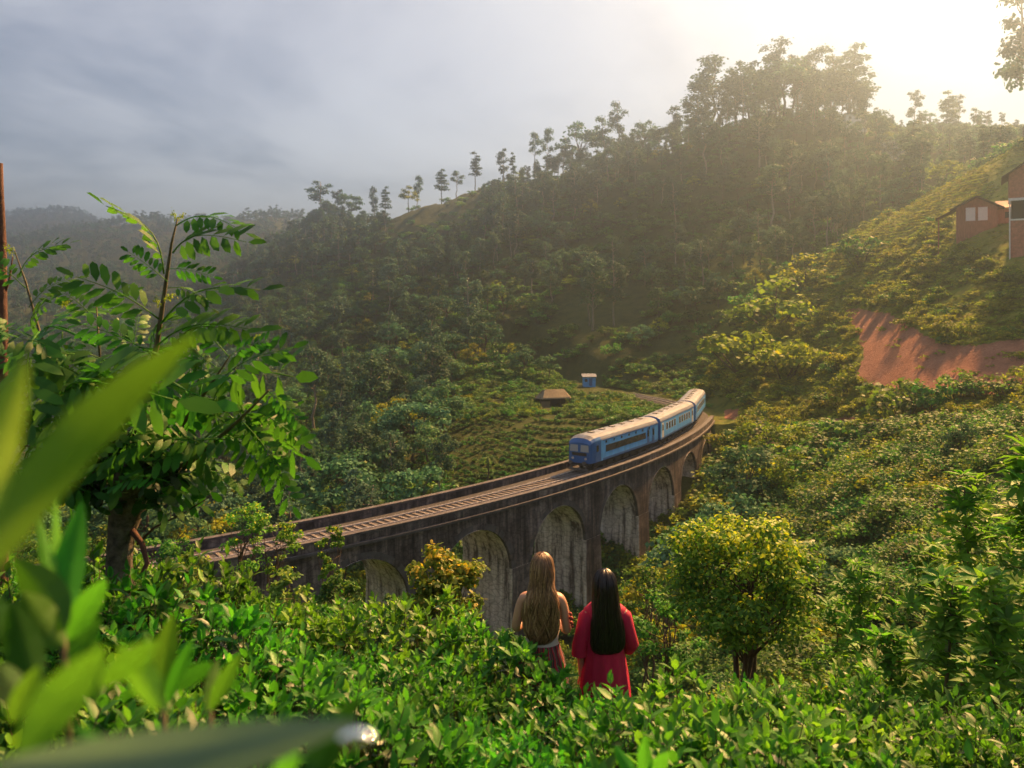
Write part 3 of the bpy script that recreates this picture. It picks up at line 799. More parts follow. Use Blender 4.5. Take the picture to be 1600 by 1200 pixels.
def plant(name, proto, loc, h, label, cat, group=None, rz=None, wide=1.0):
    """one tree or bush: an Empty with trunk and crown sharing the meshes of its kind"""
    tm, cm, ph = proto
    k = h/ph
    o = put(name, None, None, tuple(loc), (0, 0, random.uniform(0, 6.28) if rz is None else rz), (k*wide, k*wide, k))
    tag(o, label, cat, group)
    put('trunk' if 'trunk' in tm.name else 'stem', tm, o)
    put('crown', cm, o)
    return o

PROTO_COL = {}
def scatter(name, label, points, protos, kind='stuff'):
    """one mass of plants too many to tell apart: points (x, y, z, scale, wide, rot, which)"""
    pts = np.array(points)
    me = bpy.data.meshes.new(name); me.vertices.add(len(pts)); me.vertices.foreach_set('co', pts[:, :3].astype(np.float32).ravel())
    for nm, col in (('sc', 3), ('wd', 4), ('rt', 5)):
        at = me.attributes.new(nm, 'FLOAT', 'POINT'); at.data.foreach_set('value', pts[:, col].astype(np.float32))
    at = me.attributes.new('ix', 'INT', 'POINT'); at.data.foreach_set('value', pts[:, 6].astype(np.int32))
    o = put(name, me); tag(o, label, None, None, kind)
    ng = bpy.data.node_groups.new(name, 'GeometryNodeTree')
    ng.interface.new_socket('Geometry', in_out='INPUT', socket_type='NodeSocketGeometry')
    ng.interface.new_socket('Geometry', in_out='OUTPUT', socket_type='NodeSocketGeometry')
    gi, go = ng.nodes.new('NodeGroupInput'), ng.nodes.new('NodeGroupOutput')
    join = ng.nodes.new('GeometryNodeJoinGeometry')
    def attr(nm, ty):
        n = ng.nodes.new('GeometryNodeInputNamedAttribute'); n.data_type = ty; n.inputs[0].default_value = nm; return n.outputs[0]
    ix, sc_, wd, rt = attr('ix', 'INT'), attr('sc', 'FLOAT'), attr('wd', 'FLOAT'), attr('rt', 'FLOAT')
    for k, pr in enumerate(protos):
        eq = ng.nodes.new('FunctionNodeCompare'); eq.data_type = 'INT'; eq.operation = 'EQUAL'
        ng.links.new(ix, eq.inputs[2]); eq.inputs[3].default_value = k
        cb = ng.nodes.new('ShaderNodeCombineXYZ'); mw = ng.nodes.new('ShaderNodeMath'); mw.operation = 'MULTIPLY'
        ng.links.new(sc_, mw.inputs[0]); ng.links.new(wd, mw.inputs[1])
        ng.links.new(mw.outputs[0], cb.inputs[0]); ng.links.new(mw.outputs[0], cb.inputs[1]); ng.links.new(sc_, cb.inputs[2])
        cr_ = ng.nodes.new('ShaderNodeCombineXYZ'); ng.links.new(rt, cr_.inputs[2])
        mj = ng.nodes.new('GeometryNodeJoinGeometry')
        key = id(pr)
        if key not in PROTO_COL:
            obs = []
            for mm in pr[:2]:
                obs.append(bpy.data.objects.new('pattern_'+mm.name, mm))
            PROTO_COL[key] = obs
        for ob in PROTO_COL[key]:
            oi_ = ng.nodes.new('GeometryNodeObjectInfo'); oi_.inputs['Object'].default_value = ob
            ng.links.new(oi_.outputs['Geometry'], mj.inputs[0])
        ip = ng.nodes.new('GeometryNodeInstanceOnPoints')
        ng.links.new(gi.outputs[0], ip.inputs['Points']); ng.links.new(eq.outputs[0], ip.inputs['Selection'])
        ng.links.new(mj.outputs[0], ip.inputs['Instance']); ng.links.new(cb.outputs[0], ip.inputs['Scale']); ng.links.new(cr_.outputs[0], ip.inputs['Rotation'])
        ng.links.new(ip.outputs[0], join.inputs[0])
    ng.links.new(join.outputs[0], go.inputs[0])
    md = o.modifiers.new('scatter', 'NODES'); md.node_group = ng
    return o

# ------------------------------------------------------------------ forest on the hills
rngF = np.random.default_rng(5)
OPEN = [  # ground without tall trees, as outlined in the view: terraced field, grassy ridge, cleared slope, meadow by the line
  [(690,640),(830,640),(1000,625),(1060,640),(1000,690),(900,740),(700,800),(690,720)],
  [(597,338),(690,297),(762,288),(745,322),(700,345),(640,362)],
  [(870,465),(1010,450),(1010,500),(860,525)],
  [(900,560),(1080,545),(1080,660),(860,680)],
]
SKYL = np.array([(-200,345),(300,345),(420,340),(470,342),(500,318),(550,312),(575,335),(620,322),(690,296),(750,288),(800,268),(850,243),(900,222),(960,205),(1000,206),(1050,192),(1080,170),(1110,130),(1150,118),(1220,100),(1300,108),(1340,105),(1365,165),(1400,196),(1440,192),(1500,190),(1560,195),(1700,195)], float)
def sampler(n, px0, px1, d0, d1):
    px = rngF.uniform(px0, px1, n); d = np.sqrt(rngF.uniform(d0**2, d1**2, n))
    x = (px-CX)/F*d; z = gz(x, d); gy = HY-F*z/d
    D, S_ = track_dist(x, d)
    rd = np.array([ridge(p)[0] for p in px])
    return px, d, x, z, gy, D, rd
def over_open(px, gy, top, polys=OPEN):
    bad = np.zeros(px.shape, bool)
    for P_ in polys:
        for f in (0, 0.5, 1.0):
            bad |= in_poly(px, gy*(1-f)+top*f, P_)
    return bad
class Cells:
    def __init__(self): self.c = {}
    def free(self, x, y, r):
        k = (int(x//8), int(y//8))
        for i in (-1, 0, 1):
            for j in (-1, 0, 1):
                for (a, b_, q) in self.c.get((k[0]+i, k[1]+j), ()):
                    if (a-x)**2+(b_-y)**2 < (0.5*(r+q))**2: return False
        self.c.setdefault(k, []).append((x, y, r)); return True
cells = Cells()
trees = []     # x, y, z, height, wide, family, index, column, depth, row
px, d, x, z, gy, D, rd = sampler(26000, -150, 1640, 60, 520)
U = rngF.random((26000, 4))
grow = 0.75+0.5*(0.5+0.5*np.sin(x*0.045+1.3)*np.cos(d*0.06))
patch = np.sin(x*0.03+0.7)*np.cos(d*0.035+0.4)+0.5*np.sin(x*0.08+d*0.05)
sk = np.interp(px, SKYL[:, 0], SKYL[:, 1])
ok = (d < rd+22) & (D > 9) & ~((px > 1080) & (d < dm(px, 176))) & ~((px > 695) & (d < 172)) & ~((px < 640) & (d < 95) & (U[:, 3] < 0.3)) & ~((px < 300) & (d > 420))
for i in np.nonzero(ok)[0]:
    if len(trees) > 2100: break
    u = U[i, 0]
    high = d[i] > 0.62*rd[i]
    if px[i] < 700 and d[i] < 210: fam = 'broad' if u < 0.52 else ('gum' if u < 0.72 else ('oak' if u < 0.82 else 'bush'))
    elif patch[i] < -0.55: fam = 'bush' if u < 0.75 else 'broad'
    elif high: fam = 'gum' if u < 0.40 else ('oak' if u < 0.55 else ('broad' if u < 0.9 else 'bush'))
    else: fam = 'gum' if u < 0.12 else ('oak' if u < 0.2 else ('broad' if u < 0.72 else 'bush'))
    lo, hi, r, n, cap = {'gum': (12, 19, 5.0, 5, 5.), 'oak': (9, 14, 4.2, 3, 4.), 'broad': (5.5, 10.5, 5.2, 5, 2.5), 'bush': (2.5, 4.5, 3.6, 3, 0.)}[fam]
    h = (lo+(hi-lo)*U[i, 1])*(grow[i] if fam != 'bush' else 1)
    if d[i] < 140: h = min(h, 11.0); r = 4.5
    hmax = (gy[i]-sk[i])/F*d[i]
    h = min(h, hmax)
    if h < cap: continue
    if over_open(px[i:i+1], gy[i:i+1], gy[i:i+1]-F*h/d[i])[0]: continue
    if not cells.free(x[i], d[i], r): continue
    trees.append((x[i], d[i], z[i], max(h, 1.5), 0.85+0.4*U[i, 2], fam, int(U[i, 3]*997) % n, px[i], d[i], gy[i]))
FAM = {'gum': GUM, 'oak': OAK, 'broad': BROAD+[BROADY[0]], 'bush': BUSH}
PH = {'gum': 20., 'oak': 17., 'broad': 11., 'bush': 2.2}
KIND = {'gum': 'gum_tree', 'oak': 'feathery_tree', 'broad': 'round_headed_tree'}
LAB0 = {'gum': 'gum tree', 'oak': 'slim feathery tree', 'broad': 'round dark tree'}
ORD0 = ['first', 'second', 'third', 'fourth', 'fifth', 'sixth', 'seventh', 'eighth', 'ninth', 'tenth', 'eleventh', 'twelfth', 'thirteenth', 'fourteenth', 'fifteenth', 'sixteenth', 'seventeenth', 'eighteenth', 'nineteenth', 'twentieth', 'twenty-first', 'twenty-second']
# trees drawn against the sky: column, row of the top, kind, width, what sets it apart
RIDGE = [(500,283,'gum',1.2,'airy twiggy gum tree at the low left end of the hill skyline'),(528,296,'gum',.9,'middle gum tree of the three at the low left end of the skyline'),(546,302,'broad',.9,'round dark tree beside the airy gum at the low end of the skyline'),
 (585,291,'gum',.6,'small gum tree where the bare grassy ridge starts'),(602,293,'oak',.9,'slim dark tree at the foot of the bare grassy ridge'),(638,291,'broad',.8,'low round tree on the lower part of the grassy ridge'),(652,274,'gum',.7,'wispy leaning gum tree on the lower grassy ridge'),
 (690,266,'oak',1.3,'narrow upright tree halfway up the bare grassy ridge'),(713,268,'gum',1.0,'small open-crowned tree halfway up the bare grassy ridge'),(742,240,'oak',1.0,'tallest slim tree on the bare grassy ridge'),(786,233,'gum',.8,'gum tree with split crown just right of the grassy ridge'),(802,240,'oak',.8,'slim tree beside the split-crowned gum above the ridge'),
 (836,205,'gum',.7,'lone gum tree rising above the skyline left of the hilltop wood'),(856,198,'gum',.6,'taller of two lone gums on the rising skyline'),(905,196,'broad',1.1,'spreading tree on the rising skyline below the hilltop'),(945,183,'gum',1.0,'leaning gum tree on the rising skyline'),(968,160,'gum',.8,'tall wispy gum tree on the skyline left of the hilltop wood'),
 (1005,190,'broad',1.0,'round tree on the skyline under the hilltop'),(1050,166,'gum',.9,'dark gum tree at the foot of the hilltop wood'),(1086,122,'gum',1.3,'spreading gum tree at the left edge of the hilltop wood'),(1112,88,'gum',1.4,'broad domed gum tree near the left edge of the hilltop wood'),(1150,94,'gum',1.1,'dark gum tree left of the middle of the hilltop wood'),
 (1180,98,'oak',1.3,'slim dark tree left of the highest hilltop gum'),(1217,64,'gum',1.1,'highest gum tree of the hilltop wood, left of its middle'),(1246,84,'gum',1.1,'gum tree just right of the highest hilltop gum'),(1275,72,'gum',1.2,'flat-topped gum tree in the middle of the hilltop wood'),(1305,82,'gum',1.0,'thin gum tree right of the middle of the hilltop wood'),
 (1334,66,'oak',1.4,'upright gum tree at the right end of the hilltop wood'),(1350,128,'gum',.9,'small sunlit tree below the right end of the hilltop wood'),(1430,140,'gum',.8,'slender sunlit tree in the gap where the sun breaks through'),(1448,176,'broad',.9,'low sunlit tree in the bright gap of the skyline'),(1478,146,'oak',1.4,'sunlit narrow tree right of the bright gap'),(1498,152,'gum',1.0,'sunlit gum beside the narrow tree in the bright gap'),
 (1535,182,'broad',1.0,'round glowing tree just under the sun'),(1565,178,'gum',.9,'glowing gum tree next to the edge of the picture')]
for px_, top, fam, wd, lab in RIDGE:
    rd_, ry_ = ridge(px_)
    p = ground_at(px_, rd_)
    gy_ = HY-F*p[2]/rd_
    plant(KIND[fam], FAM[fam][random.randrange(len(FAM[fam]))], p, max((gy_+4-top)/F*rd_, 5), lab, 'tree', wide=wd)
k_ = 0
for px_ in list(range(1082, 1352, 13))+list(range(1392, 1600, 15)):
    rd_, ry_ = ridge(px_); rd_ -= random.uniform(2, 16); p = ground_at(px_, rd_); gy_ = HY-F*p[2]/rd_
    sk_ = float(np.interp(px_, SKYL[:, 0], SKYL[:, 1])); top = sk_+random.uniform(-8, 30) if px_ < 1360 else sk_-random.uniform(-6, 22)
    fam = random.choice(['gum', 'gum', 'broad', 'oak'])
    side = 'hilltop wood' if px_ < 1360 else 'skyline past the bright gap'
    k_ = k_+1 if px_ != 1392 else 1
    plant(KIND[fam], FAM[fam][random.randrange(len(FAM[fam]))], p, max((gy_+4-top)/F*rd_, 5), 'shorter %s in the %s, %s from the left' % (LAB0[fam], side, ORD0[k_-1]), 'tree', 'trees of the '+side, wide=random.uniform(0.9, 1.3))
def edge_tree(px_, d_, top, fam, wd, lab):
    d_ = float(dm(px_, d_)); p = ground_at(px_, d_); plant(KIND[fam], FAM[fam][random.randrange(len(FAM[fam]))], p, (HY-F*p[2]/d_+2-top)/F*d_, lab, 'tree', wide=wd)
edge_tree(1605, 158, -30, 'gum', 0.9, 'tall sunlit tree cut by the right edge of the picture above the red house')
edge_tree(1640, 165, 20, 'broad', 0.8, 'broad sunlit tree beyond the right edge above the red house')
edge_tree(1420, 205, 190, 'oak', 1.3, 'leaning dark tree standing alone in front of the bright gap')
for px_, d_, hh, lab in ((960, 235, 19, 'tall gum with long bare stem at the foot of the hillside'), (1055, 262, 20, 'gum tree with straight pale stem below the hilltop'), (920, 215, 20, 'gum with bare pale stem above the cleared slope'), (1292, 182, 17, 'gum with bare pale stem in the mist behind the terraces'),
                         (1240, 178, 12, 'short pale-stemmed tree where the right-hand hill starts'), (1318, 186, 13, 'palm-like pale-stemmed tree behind the terraced crest'), (1350, 182, 12, 'sunlit pale-stemmed tree on the terraced crest'), (1308, 180, 10, 'small thin tree beside the palm-like tree on the crest')):
    if px_ > 1150: hh *= float(dm(px_, d_))/d_; d_ = float(dm(px_, d_))
    p = ground_at(px_, d_); plant('gum_tree', GUM[1 if hh > 14 else 3], p, hh, lab, 'tree', wide=0.8)
order = sorted(range(len(trees)), key=lambda i: -(trees[i][3]/trees[i][8] if 330 < trees[i][7] < 1620 and trees[i][5] != 'bush' else 0))
single = set(order[:190])
LAB = {'gum': 'pale-stemmed gum tree', 'oak': 'slim feathery tree', 'broad': 'round dark green tree'}
def zone_of(t_):
    px_, d_, gy_ = t_[7], t_[8], t_[9]
    if px_ < 700 and d_ < 210: return 'in the hollow beyond the near parapet' if px_ < 490 else 'between viaduct and terraced field'
    if px_ < 640: return 'low on the bluish left slope' if gy_ > 430 else 'high on the bluish left slope'
    if px_ < 860: return 'in the wood below the grassy ridge'
    if px_ < 1060: return 'just above the cleared slope' if gy_ > 350 else 'on the upper middle hillside'
    if px_ < 1300: return 'straight below the hilltop wood' if gy_ < 340 else 'at the hill foot behind the train'
    return 'in the mist behind the terraced crest'
zcount = {}
for i in single:
    zcount.setdefault((trees[i][5], zone_of(trees[i])), []).append(i)
ORD = ['leftmost', 'second', 'third', 'fourth', 'fifth', 'sixth', 'seventh', 'eighth', 'ninth', 'tenth', 'eleventh', 'twelfth', 'thirteenth', 'fourteenth', 'fifteenth', 'sixteenth', 'seventeenth', 'eighteenth', 'nineteenth', 'twentieth']+['twenty-'+w_ for w_ in ('first', 'second', 'third', 'fourth', 'fifth', 'sixth', 'seventh', 'eighth', 'ninth')]
def tree_label(i):
    t_ = trees[i]; zn = zone_of(t_); sib = sorted(zcount[(t_[5], zn)], key=lambda q: trees[q][7]); n = len(sib); base = LAB[t_[5]]+' '+zn
    if n == 1 or n > 29: return base
    k = sib.index(i)
    return base+(', leftmost there' if k == 0 else ', rightmost there' if k == n-1 else ', '+ORD[k]+' from the left')
rest = []
FB = GUM+OAK+BROAD+[BROADY[0]]+BUSH
off = {'gum': 0, 'oak': 5, 'broad': 8, 'bush': 13}
for i, t_ in enumerate(trees):
    if i in single:
        zn = zone_of(t_)
        plant(KIND[t_[5]], FAM[t_[5]][t_[6]], t_[:3], t_[3], tree_label(i), 'tree', LAB[t_[5]]+'s '+zn, wide=t_[4])
    else:
        rest.append((t_[0], t_[1], t_[2], t_[3]/PH[t_[5]], t_[4], rngF.uniform(0, 6.28), off[t_[5]]+t_[6]))
px, d, x, z, gy, D, rd = sampler(5600, -100, 1640, 70, 460)     # undergrowth between them
ok = (d < rd+6) & ~((px > 1080) & (d < dm(px, 165))) & ~((px > 695) & (d < 168)) & (D > 6) & (~over_open(px, gy, gy) | (rngF.random(5600) < 0.08))
for i in np.nonzero(ok)[0]:
    rest.append((x[i], d[i], z[i], rngF.uniform(0.7, 1.7), rngF.uniform(1, 1.6), rngF.uniform(0, 6.28), 13+int(rngF.integers(3))))
scatter('hillside_forest', 'mass of forest and undergrowth covering the big hillside', rest, FB)
px, d, x, z, gy, D, rd = sampler(5200, -120, 520, 400, 1900)     # far blue hills
ok = ~((px > 430) & (d < 540))
far = [(x[i], d[i], z[i], rngF.uniform(0.5, 1.05), rngF.uniform(0.9, 1.4), rngF.uniform(0, 6.28), int(rngF.integers(4))) for i in np.nonzero(ok)[0]]
for px_ in (358, 372, 394, 404, 424, 438, 449, 456, 470, 482):
    p = ground_at(px_, 1000); far.append((*p, rngF.uniform(0.5, 0.75), 0.8, 0.0, 2+int(rngF.integers(2))))
scatter('distant_forest', 'far bluish forest on the distant hills at the end of the valley', far, FARB+FARG)

# ------------------------------------------------------------------ the open right-hand hill and the valley sides
px, d, x, z, gy, D, rd = sampler(21000, 1040, 1720, 52, 218)
U = rngF.random((21000, 4))
soilm = in_poly(px, gy, RED) & (d > 80) & (d < 165)
soilm |= in_poly(px, gy, RED2) & (d > 70) & (d < 118)
TERR = [(1345,372),(1400,330),(1480,285),(1530,262),(1560,300),(1500,318),(1450,352),(1390,385)]
HOUSEA = [(1480,250),(1700,220),(1700,425),(1560,420),(1490,385)]
terr = in_poly(px, gy, TERR); hs = in_poly(px, gy, HOUSEA)
ok = (~soilm | (U[:, 3] < 0.05)) & ~terr & (~hs | (U[:, 0] > 0.45)) & (D > 7) & (d < dm(px, 172))
hill = []
for i in np.nonzero(ok)[0]:
    if px[i] < 1080+ (gy[i]-560)*0.3 and gy[i] < 640: continue
    lowz = gy[i] > 690
    if hs[i]:
        hill.append((x[i], d[i], z[i]-0.12, 0.16+0.22*U[i, 1], 1.3, U[i, 3]*12, 6+int(U[i, 1]*1.99))); continue
    u = U[i, 0]
    if lowz:
        if U[i, 3] > 0.5: continue
        hill.append((x[i], d[i], z[i]-0.1, 0.8+1.0*U[i, 1], 1.1+0.4*U[i, 2], U[i, 3]*12, (8, 9, 10, 11)[int(u*3.99)] if d[i] < 80 else (0, 1, 2, 3)[int(u*3.99)]))
    elif u < 0.07: hill.append((x[i], d[i], z[i]-0.1, 0.45+0.6*U[i, 1], 1+0.5*U[i, 2], U[i, 3]*12, 3+int(U[i, 1]*2.99)))
    elif u < 0.09: hill.append((x[i], d[i], z[i]-0.1, 0.5+0.5*U[i, 1], 1+0.4*U[i, 2], U[i, 3]*12, int(U[i, 1]*2.99)))
    else: hill.append((x[i], d[i], z[i]-0.15, 0.26+0.40*U[i, 1], 1+0.5*U[i, 2], U[i, 3]*12, 6+int(U[i, 1]*1.99)))
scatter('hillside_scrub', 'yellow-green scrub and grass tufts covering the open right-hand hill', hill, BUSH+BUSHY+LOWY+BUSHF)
# valley sides below the viaduct
px, d, x, z, gy, D, rd = sampler(5200, -120, 1720, 16, 120)
U = rngF.random((5200, 4))
ok = ((D > 5.6) | (z < -25)) & ~((px > 1080) & (gy < 690)) & ~((px > 640) & (px < 1120) & (d > 98))
val = []
for i in np.nonzero(ok)[0]:
    s_ = (0.55+0.8*U[i, 1])
    if d[i] < 30: s_ *= 0.55
    if D[i] < 9 and px[i] < 1090: s_ = min(s_, 0.9 if D[i] > 5.6 else 1.3)
    val.append((x[i], d[i], z[i]-0.1, s_, 1+0.4*U[i, 2], U[i, 3]*12, (5+int(U[i, 0]*3.99)) if d[i] < 75 else int(U[i, 0]*4.49)))
scatter('valley_undergrowth', 'tangled undergrowth on the valley sides below the viaduct', val, BUSH+BUSHY[:2]+BUSHF)

def at_px(name, proto, px_, d_, top, lab, cat='tree', group=None, wd=1.0, sink=0.0):
    d_ = float(dm(px_, d_)); p = ground_at(px_, d_); p[2] -= sink
    h = (HY-F*p[2]/d_-top)/F*d_
    return plant(name, proto, p, max(h, 0.6), lab, cat, group, wide=wd)
# bushes and small trees one can pick out on the slopes
for px_, d_, top, lab, wd in ((1412, 88, 580, 'dark round bush below the red soil, left of the pair', 1.1), (1455, 86, 592, 'smaller dark bush in the middle below the red soil', 1.0), (1500, 86, 575, 'tall dark bush below the red soil', 1.0), (1530, 84, 590, 'dark bush below the red soil at the end of the terrace path', 1.1),
                              (1590, 83, 560, 'bush at the right picture edge below the red soil', 1.0), (1310, 112, 545, 'green bush left of the red soil patch', 1.0), (1325, 104, 568, 'low bush at the lower left corner of the red soil', 1.0),
                              (1345, 140, 360, 'rounded dark bush at the foot of the tea terraces', 1.2), (1260, 158, 395, 'rounded bush on the crest left of the tea terraces', 1.1), (1210, 150, 430, 'yellowish bush on the slope behind the train', 1.3), (1170, 138, 500, 'dense green bush right of the last carriages', 1.3), (1225, 128, 520, 'olive bush on the slope above the track cutting', 1.2)):
    at_px('hillside_bush', (BUSH if 'dark' in lab else BUSHY)[random.randrange(3)], px_, d_, top, lab, 'bush', wd=wd)
for px_, d_, top, lab, wd, pr in ((1200, 96, 640, 'pale green tree at the end of the viaduct', 1.2, 1), (1255, 92, 660, 'feathery pale tree on the terraces past the viaduct end', 1.0, 0), (1240, 80, 700, 'thin-stemmed green tree below the terrace path', 1.0, 0), (1330, 70, 745, 'bright green tree low on the far valley side', 1.3, 1), (1170, 84, 690, 'dark green tree beside the last viaduct pier', 1.2, 2),
                                  (1150, 72, 770, 'dark leafy tree in front of the last visible pier', 1.1, 3), (1420, 66, 690, 'shady tree on the valley side under the terraces', 1.2, 2), (1500, 60, 660, 'dark drooping tree under the end of the terrace path', 0.8, 3), (1540, 55, 700, 'olive tree behind the big sapling', 1.2, 1), (1090, 66, 800, 'green tree at the foot of the viaduct behind the round tree', 1.0, 2),
                                  (1040, 60, 850, 'light green sapling between the pier and the round tree', 0.8, 1), (1330, 48, 850, 'broad shady tree right of the round tree', 1.3, 3), (1400, 42, 880, 'leafy green tree in the hollow right of the round tree', 1.3, 2)):
    at_px('valley_tree', (BROAD[pr] if pr > 1 else BROADY[pr]), px_, d_, top, lab, 'tree', wd=wd)

# ---- tea rows
def tea_rows(name, label, poly, spacing_z, d0, d1, px0, px1, size):
    """low clipped hedges following the contour"""
    rows = []
    for zc_ in np.arange(*spacing_z):
        for px_ in np.arange(px0, px1, size*9):
            ds = np.linspace(d0, d1, 60); zz = gz((px_-CX)/F*ds, ds)
            j = np.nonzero(np.diff(np.sign(zz-zc_)))[0]
            if len(j) == 0: continue
            dd = float(np.interp(zc_, [zz[j[0]], zz[j[0]+1]], [ds[j[0]], ds[j[0]+1]])) if zz[j[0]+1] > zz[j[0]] else ds[j[0]]
            yy = HY-F*zc_/dd
            if not in_poly(np.array([px_]), np.array([yy]), poly)[0]: continue
            rows.append(((px_-CX)/F*dd, dd, zc_-0.1, size*random.uniform(0.5, 0.65), 1.15, random.uniform(0, 6), random.randrange(2)))
    if rows: scatter(name, label, rows, TEAROW)
TEAROW = [proto_bush(s, 1.3, 0.16, 9, 60, 'yellow', 0.8) for s in (81, 82)]
tea_rows('tea_rows', 'sunlit rows of tea on the terraced crest of the right-hand hill', TERR, (9, 40, 0.75), 125, 205, 1330, 1580, 0.9)
FIELD = [(690,660),(830,650),(960,660),(960,690),(900,735),(700,790),(690,720)]
TEAROW2 = [proto_bush(s, 1.3, 0.2, 9, 50, 'shrub', 0.8) for s in (83, 84)]
TEAROW = TEAROW2
tea_rows('tea_field', 'dark green terraced tea field behind the viaduct', FIELD, (-24, -17, 0.42), 98, 150, 680, 970, 1.0)
px, d, x, z, gy, D, rd = sampler(2500, 690, 1110, 96, 182)
okf = (D > 4.2) & ~in_poly(px, gy, FIELD) & ~((abs(px-868) < 30) & (d < 151) & (d > 139)) & ~((abs(px-921) < 26) & (d > 158) & (d < 181))
scatter('meadow', 'rough grass and low bushes around the track behind the viaduct', [(x[i], d[i], z[i]-0.1, 0.35+0.5*rngF.random(), 1.3, rngF.uniform(0, 6), int(rngF.integers(4))) for i in np.nonzero(okf)[0]], BUSH[:2]+LOWY)

# ---- palms and bananas
def palm(px_, d_, top, lab, rz=0):
    p = ground_at(px_, d_); h = (HY-F*p[2]/d_-top)/F*d_
    o = thing('palm_tree', lab, 'palm', tuple(p)); rng = np.random.default_rng(int(px_))
    g = Geo(); limb(g, (0, 0, -0.4), (0.1, 0, h*0.86), 0.13, 0.08, rng, 6, 0.03, 7); g.build('trunk', M['bark'], o, True)
    for k in range(11):
        a = k*2.4+rng.random(); ln = h*0.28*rng.uniform(0.85, 1.15); up = rng.uniform(0.1, 0.9)
        t_ = np.linspace(0, 1, 9); R_ = np.stack([math.cos(a)*ln*t_, math.sin(a)*ln*t_, h*0.86+ln*(up*t_-1.05*t_**2)], -1)
        g = Geo(); g.tube(R_, np.linspace(0.03, 0.008, 9), 4)
        side = np.array([-math.sin(a), math.cos(a), 0])
        for j in range(1, 9):
            for sg in (-1, 1):
                w = ln*0.28*math.sin(math.pi*min(t_[j]*0.8+0.15, 1)); b0 = R_[j]; dr = (R_[j]-R_[j-1]); dr = dr/np.linalg.norm(dr)
                tip = b0+sg*side*w+dr*w*0.5+np.array([0, 0, -w*0.45])
                g.add([b0-dr*0.09, b0+dr*0.09, tip], [(0, 1, 2)], rng.uniform(0.2, 0.8))
        g.build('frond', M['shrub'], o)
palm(762, 101, 708, 'small palm behind the viaduct parapet, beside the tea field')
def banana(px_, d_, top, lab):
    p = ground_at(px_, d_); h = top; rng = np.random.default_rng(int(px_))
    o = thing('banana_plant', lab, 'banana plant', tuple(p))
    g = Geo(); g.tube([(0, 0, -0.3), (0.03, 0, h*0.3), (0, 0.03, h*0.55)], [0.12, 0.1, 0.06], 8); g.build('stem', M['banana'], o, True)
    for k in range(7):
        a = k*2.4+rng.random(); ln = h*rng.uniform(0.5, 0.65); up = rng.uniform(0.5, 1.15)
        t_ = np.linspace(0, 1, 8); Cn = np.stack([math.cos(a)*ln*t_*0.8, math.sin(a)*ln*t_*0.8, h*0.5+ln*(up*t_-0.75*t_**2)], -1)
        side = np.array([-math.sin(a), math.cos(a), 0]); w = ln*0.16*np.sin(np.pi*np.clip(t_*0.9+0.06, 0, 1))[:, None]
        g = Geo(); g.loft([Cn-side*w+np.array([0, 0, 0.02]), Cn, Cn+side*w+np.array([0, 0, 0.02])], closed=False, tint=rng.uniform(0.2, 0.7)); g.build('leaf', M['banana'], o, True)
banana(1290, 58, 3.6, 'banana plant with upright leaves above the round tree')
banana(1465, 74, 3.0, 'banana plant on the terrace under the dark bushes')
banana(705, 101, 2.6, 'banana clump at the edge of the tea field behind the viaduct')

# ------------------------------------------------------------------ houses
M['brick'] = plain('red_brick_wall', (0.44, 0.17, 0.11), 0.8, noise=0.3, nscale=3)
M['wood'] = plain('red_brown_timber', (0.32, 0.135, 0.09), 0.7, noise=0.3, nscale=6, stretch=(1, 1, 0.2))
M['roof_dark'] = plain('dark_roof', (0.085, 0.055, 0.05), 0.7, noise=0.35, nscale=5)
M['roof_red'] = plain('red_roof', (0.33, 0.10, 0.06), 0.7, noise=0.3, nscale=3)
M['white'] = plain('white_paint', (0.75, 0.73, 0.70), 0.6, noise=0.1, nscale=3)
M['pane'] = plain('white_window_pane', (0.72, 0.72, 0.72), 0.2, spec=0.6, noise=0.06, nscale=4)  # near-white colour of the panes
M['dark'] = plain('opening_shade', (0.03, 0.025, 0.025), 0.8)  # shade inside openings and windows painted as a near-black colour
def bx_part(name, lo, hi, mt, par):
    g = Geo(); g.box(lo, hi); return g.build(name, mt, par)
def gable_roof(name, x0, x1, y0, y1, z0, z1, ov, mt, par, th=0.14):
    """ridge along y, slopes falling to x0 and x1"""
    xm = (x0+x1)/2; g = Geo()
    for sx in (-1, 1):
        e = x0-ov if sx < 0 else x1+ov; ez = z0-(z1-z0)/(x1-xm)*ov
        A = [(xm, y0-ov, z1), (e, y0-ov, ez), (e, y1+ov, ez), (xm, y1+ov, z1)]
        Bq = [(p[0], p[1], p[2]+th) for p in A]
        g.add(A+Bq, [(0,1,2,3),(7,6,5,4),(0,4,5,1),(1,5,6,2),(2,6,7,3),(3,7,4,0)])
    return g.build(name, mt, par)
def gable_wall(x0, x1, y, z0, z1, mt, par, th=0.1):
    g = Geo(); xm = (x0+x1)/2
    A = [(x0, y, z0), (x1, y, z0), (xm, y, z1)]; g.add(A+[(p[0], p[1]+th, p[2]) for p in A], [(0,1,2),(5,4,3),(0,3,4,1),(1,4,5,2),(2,5,3,0)])
    return g.build('gable', mt, par)
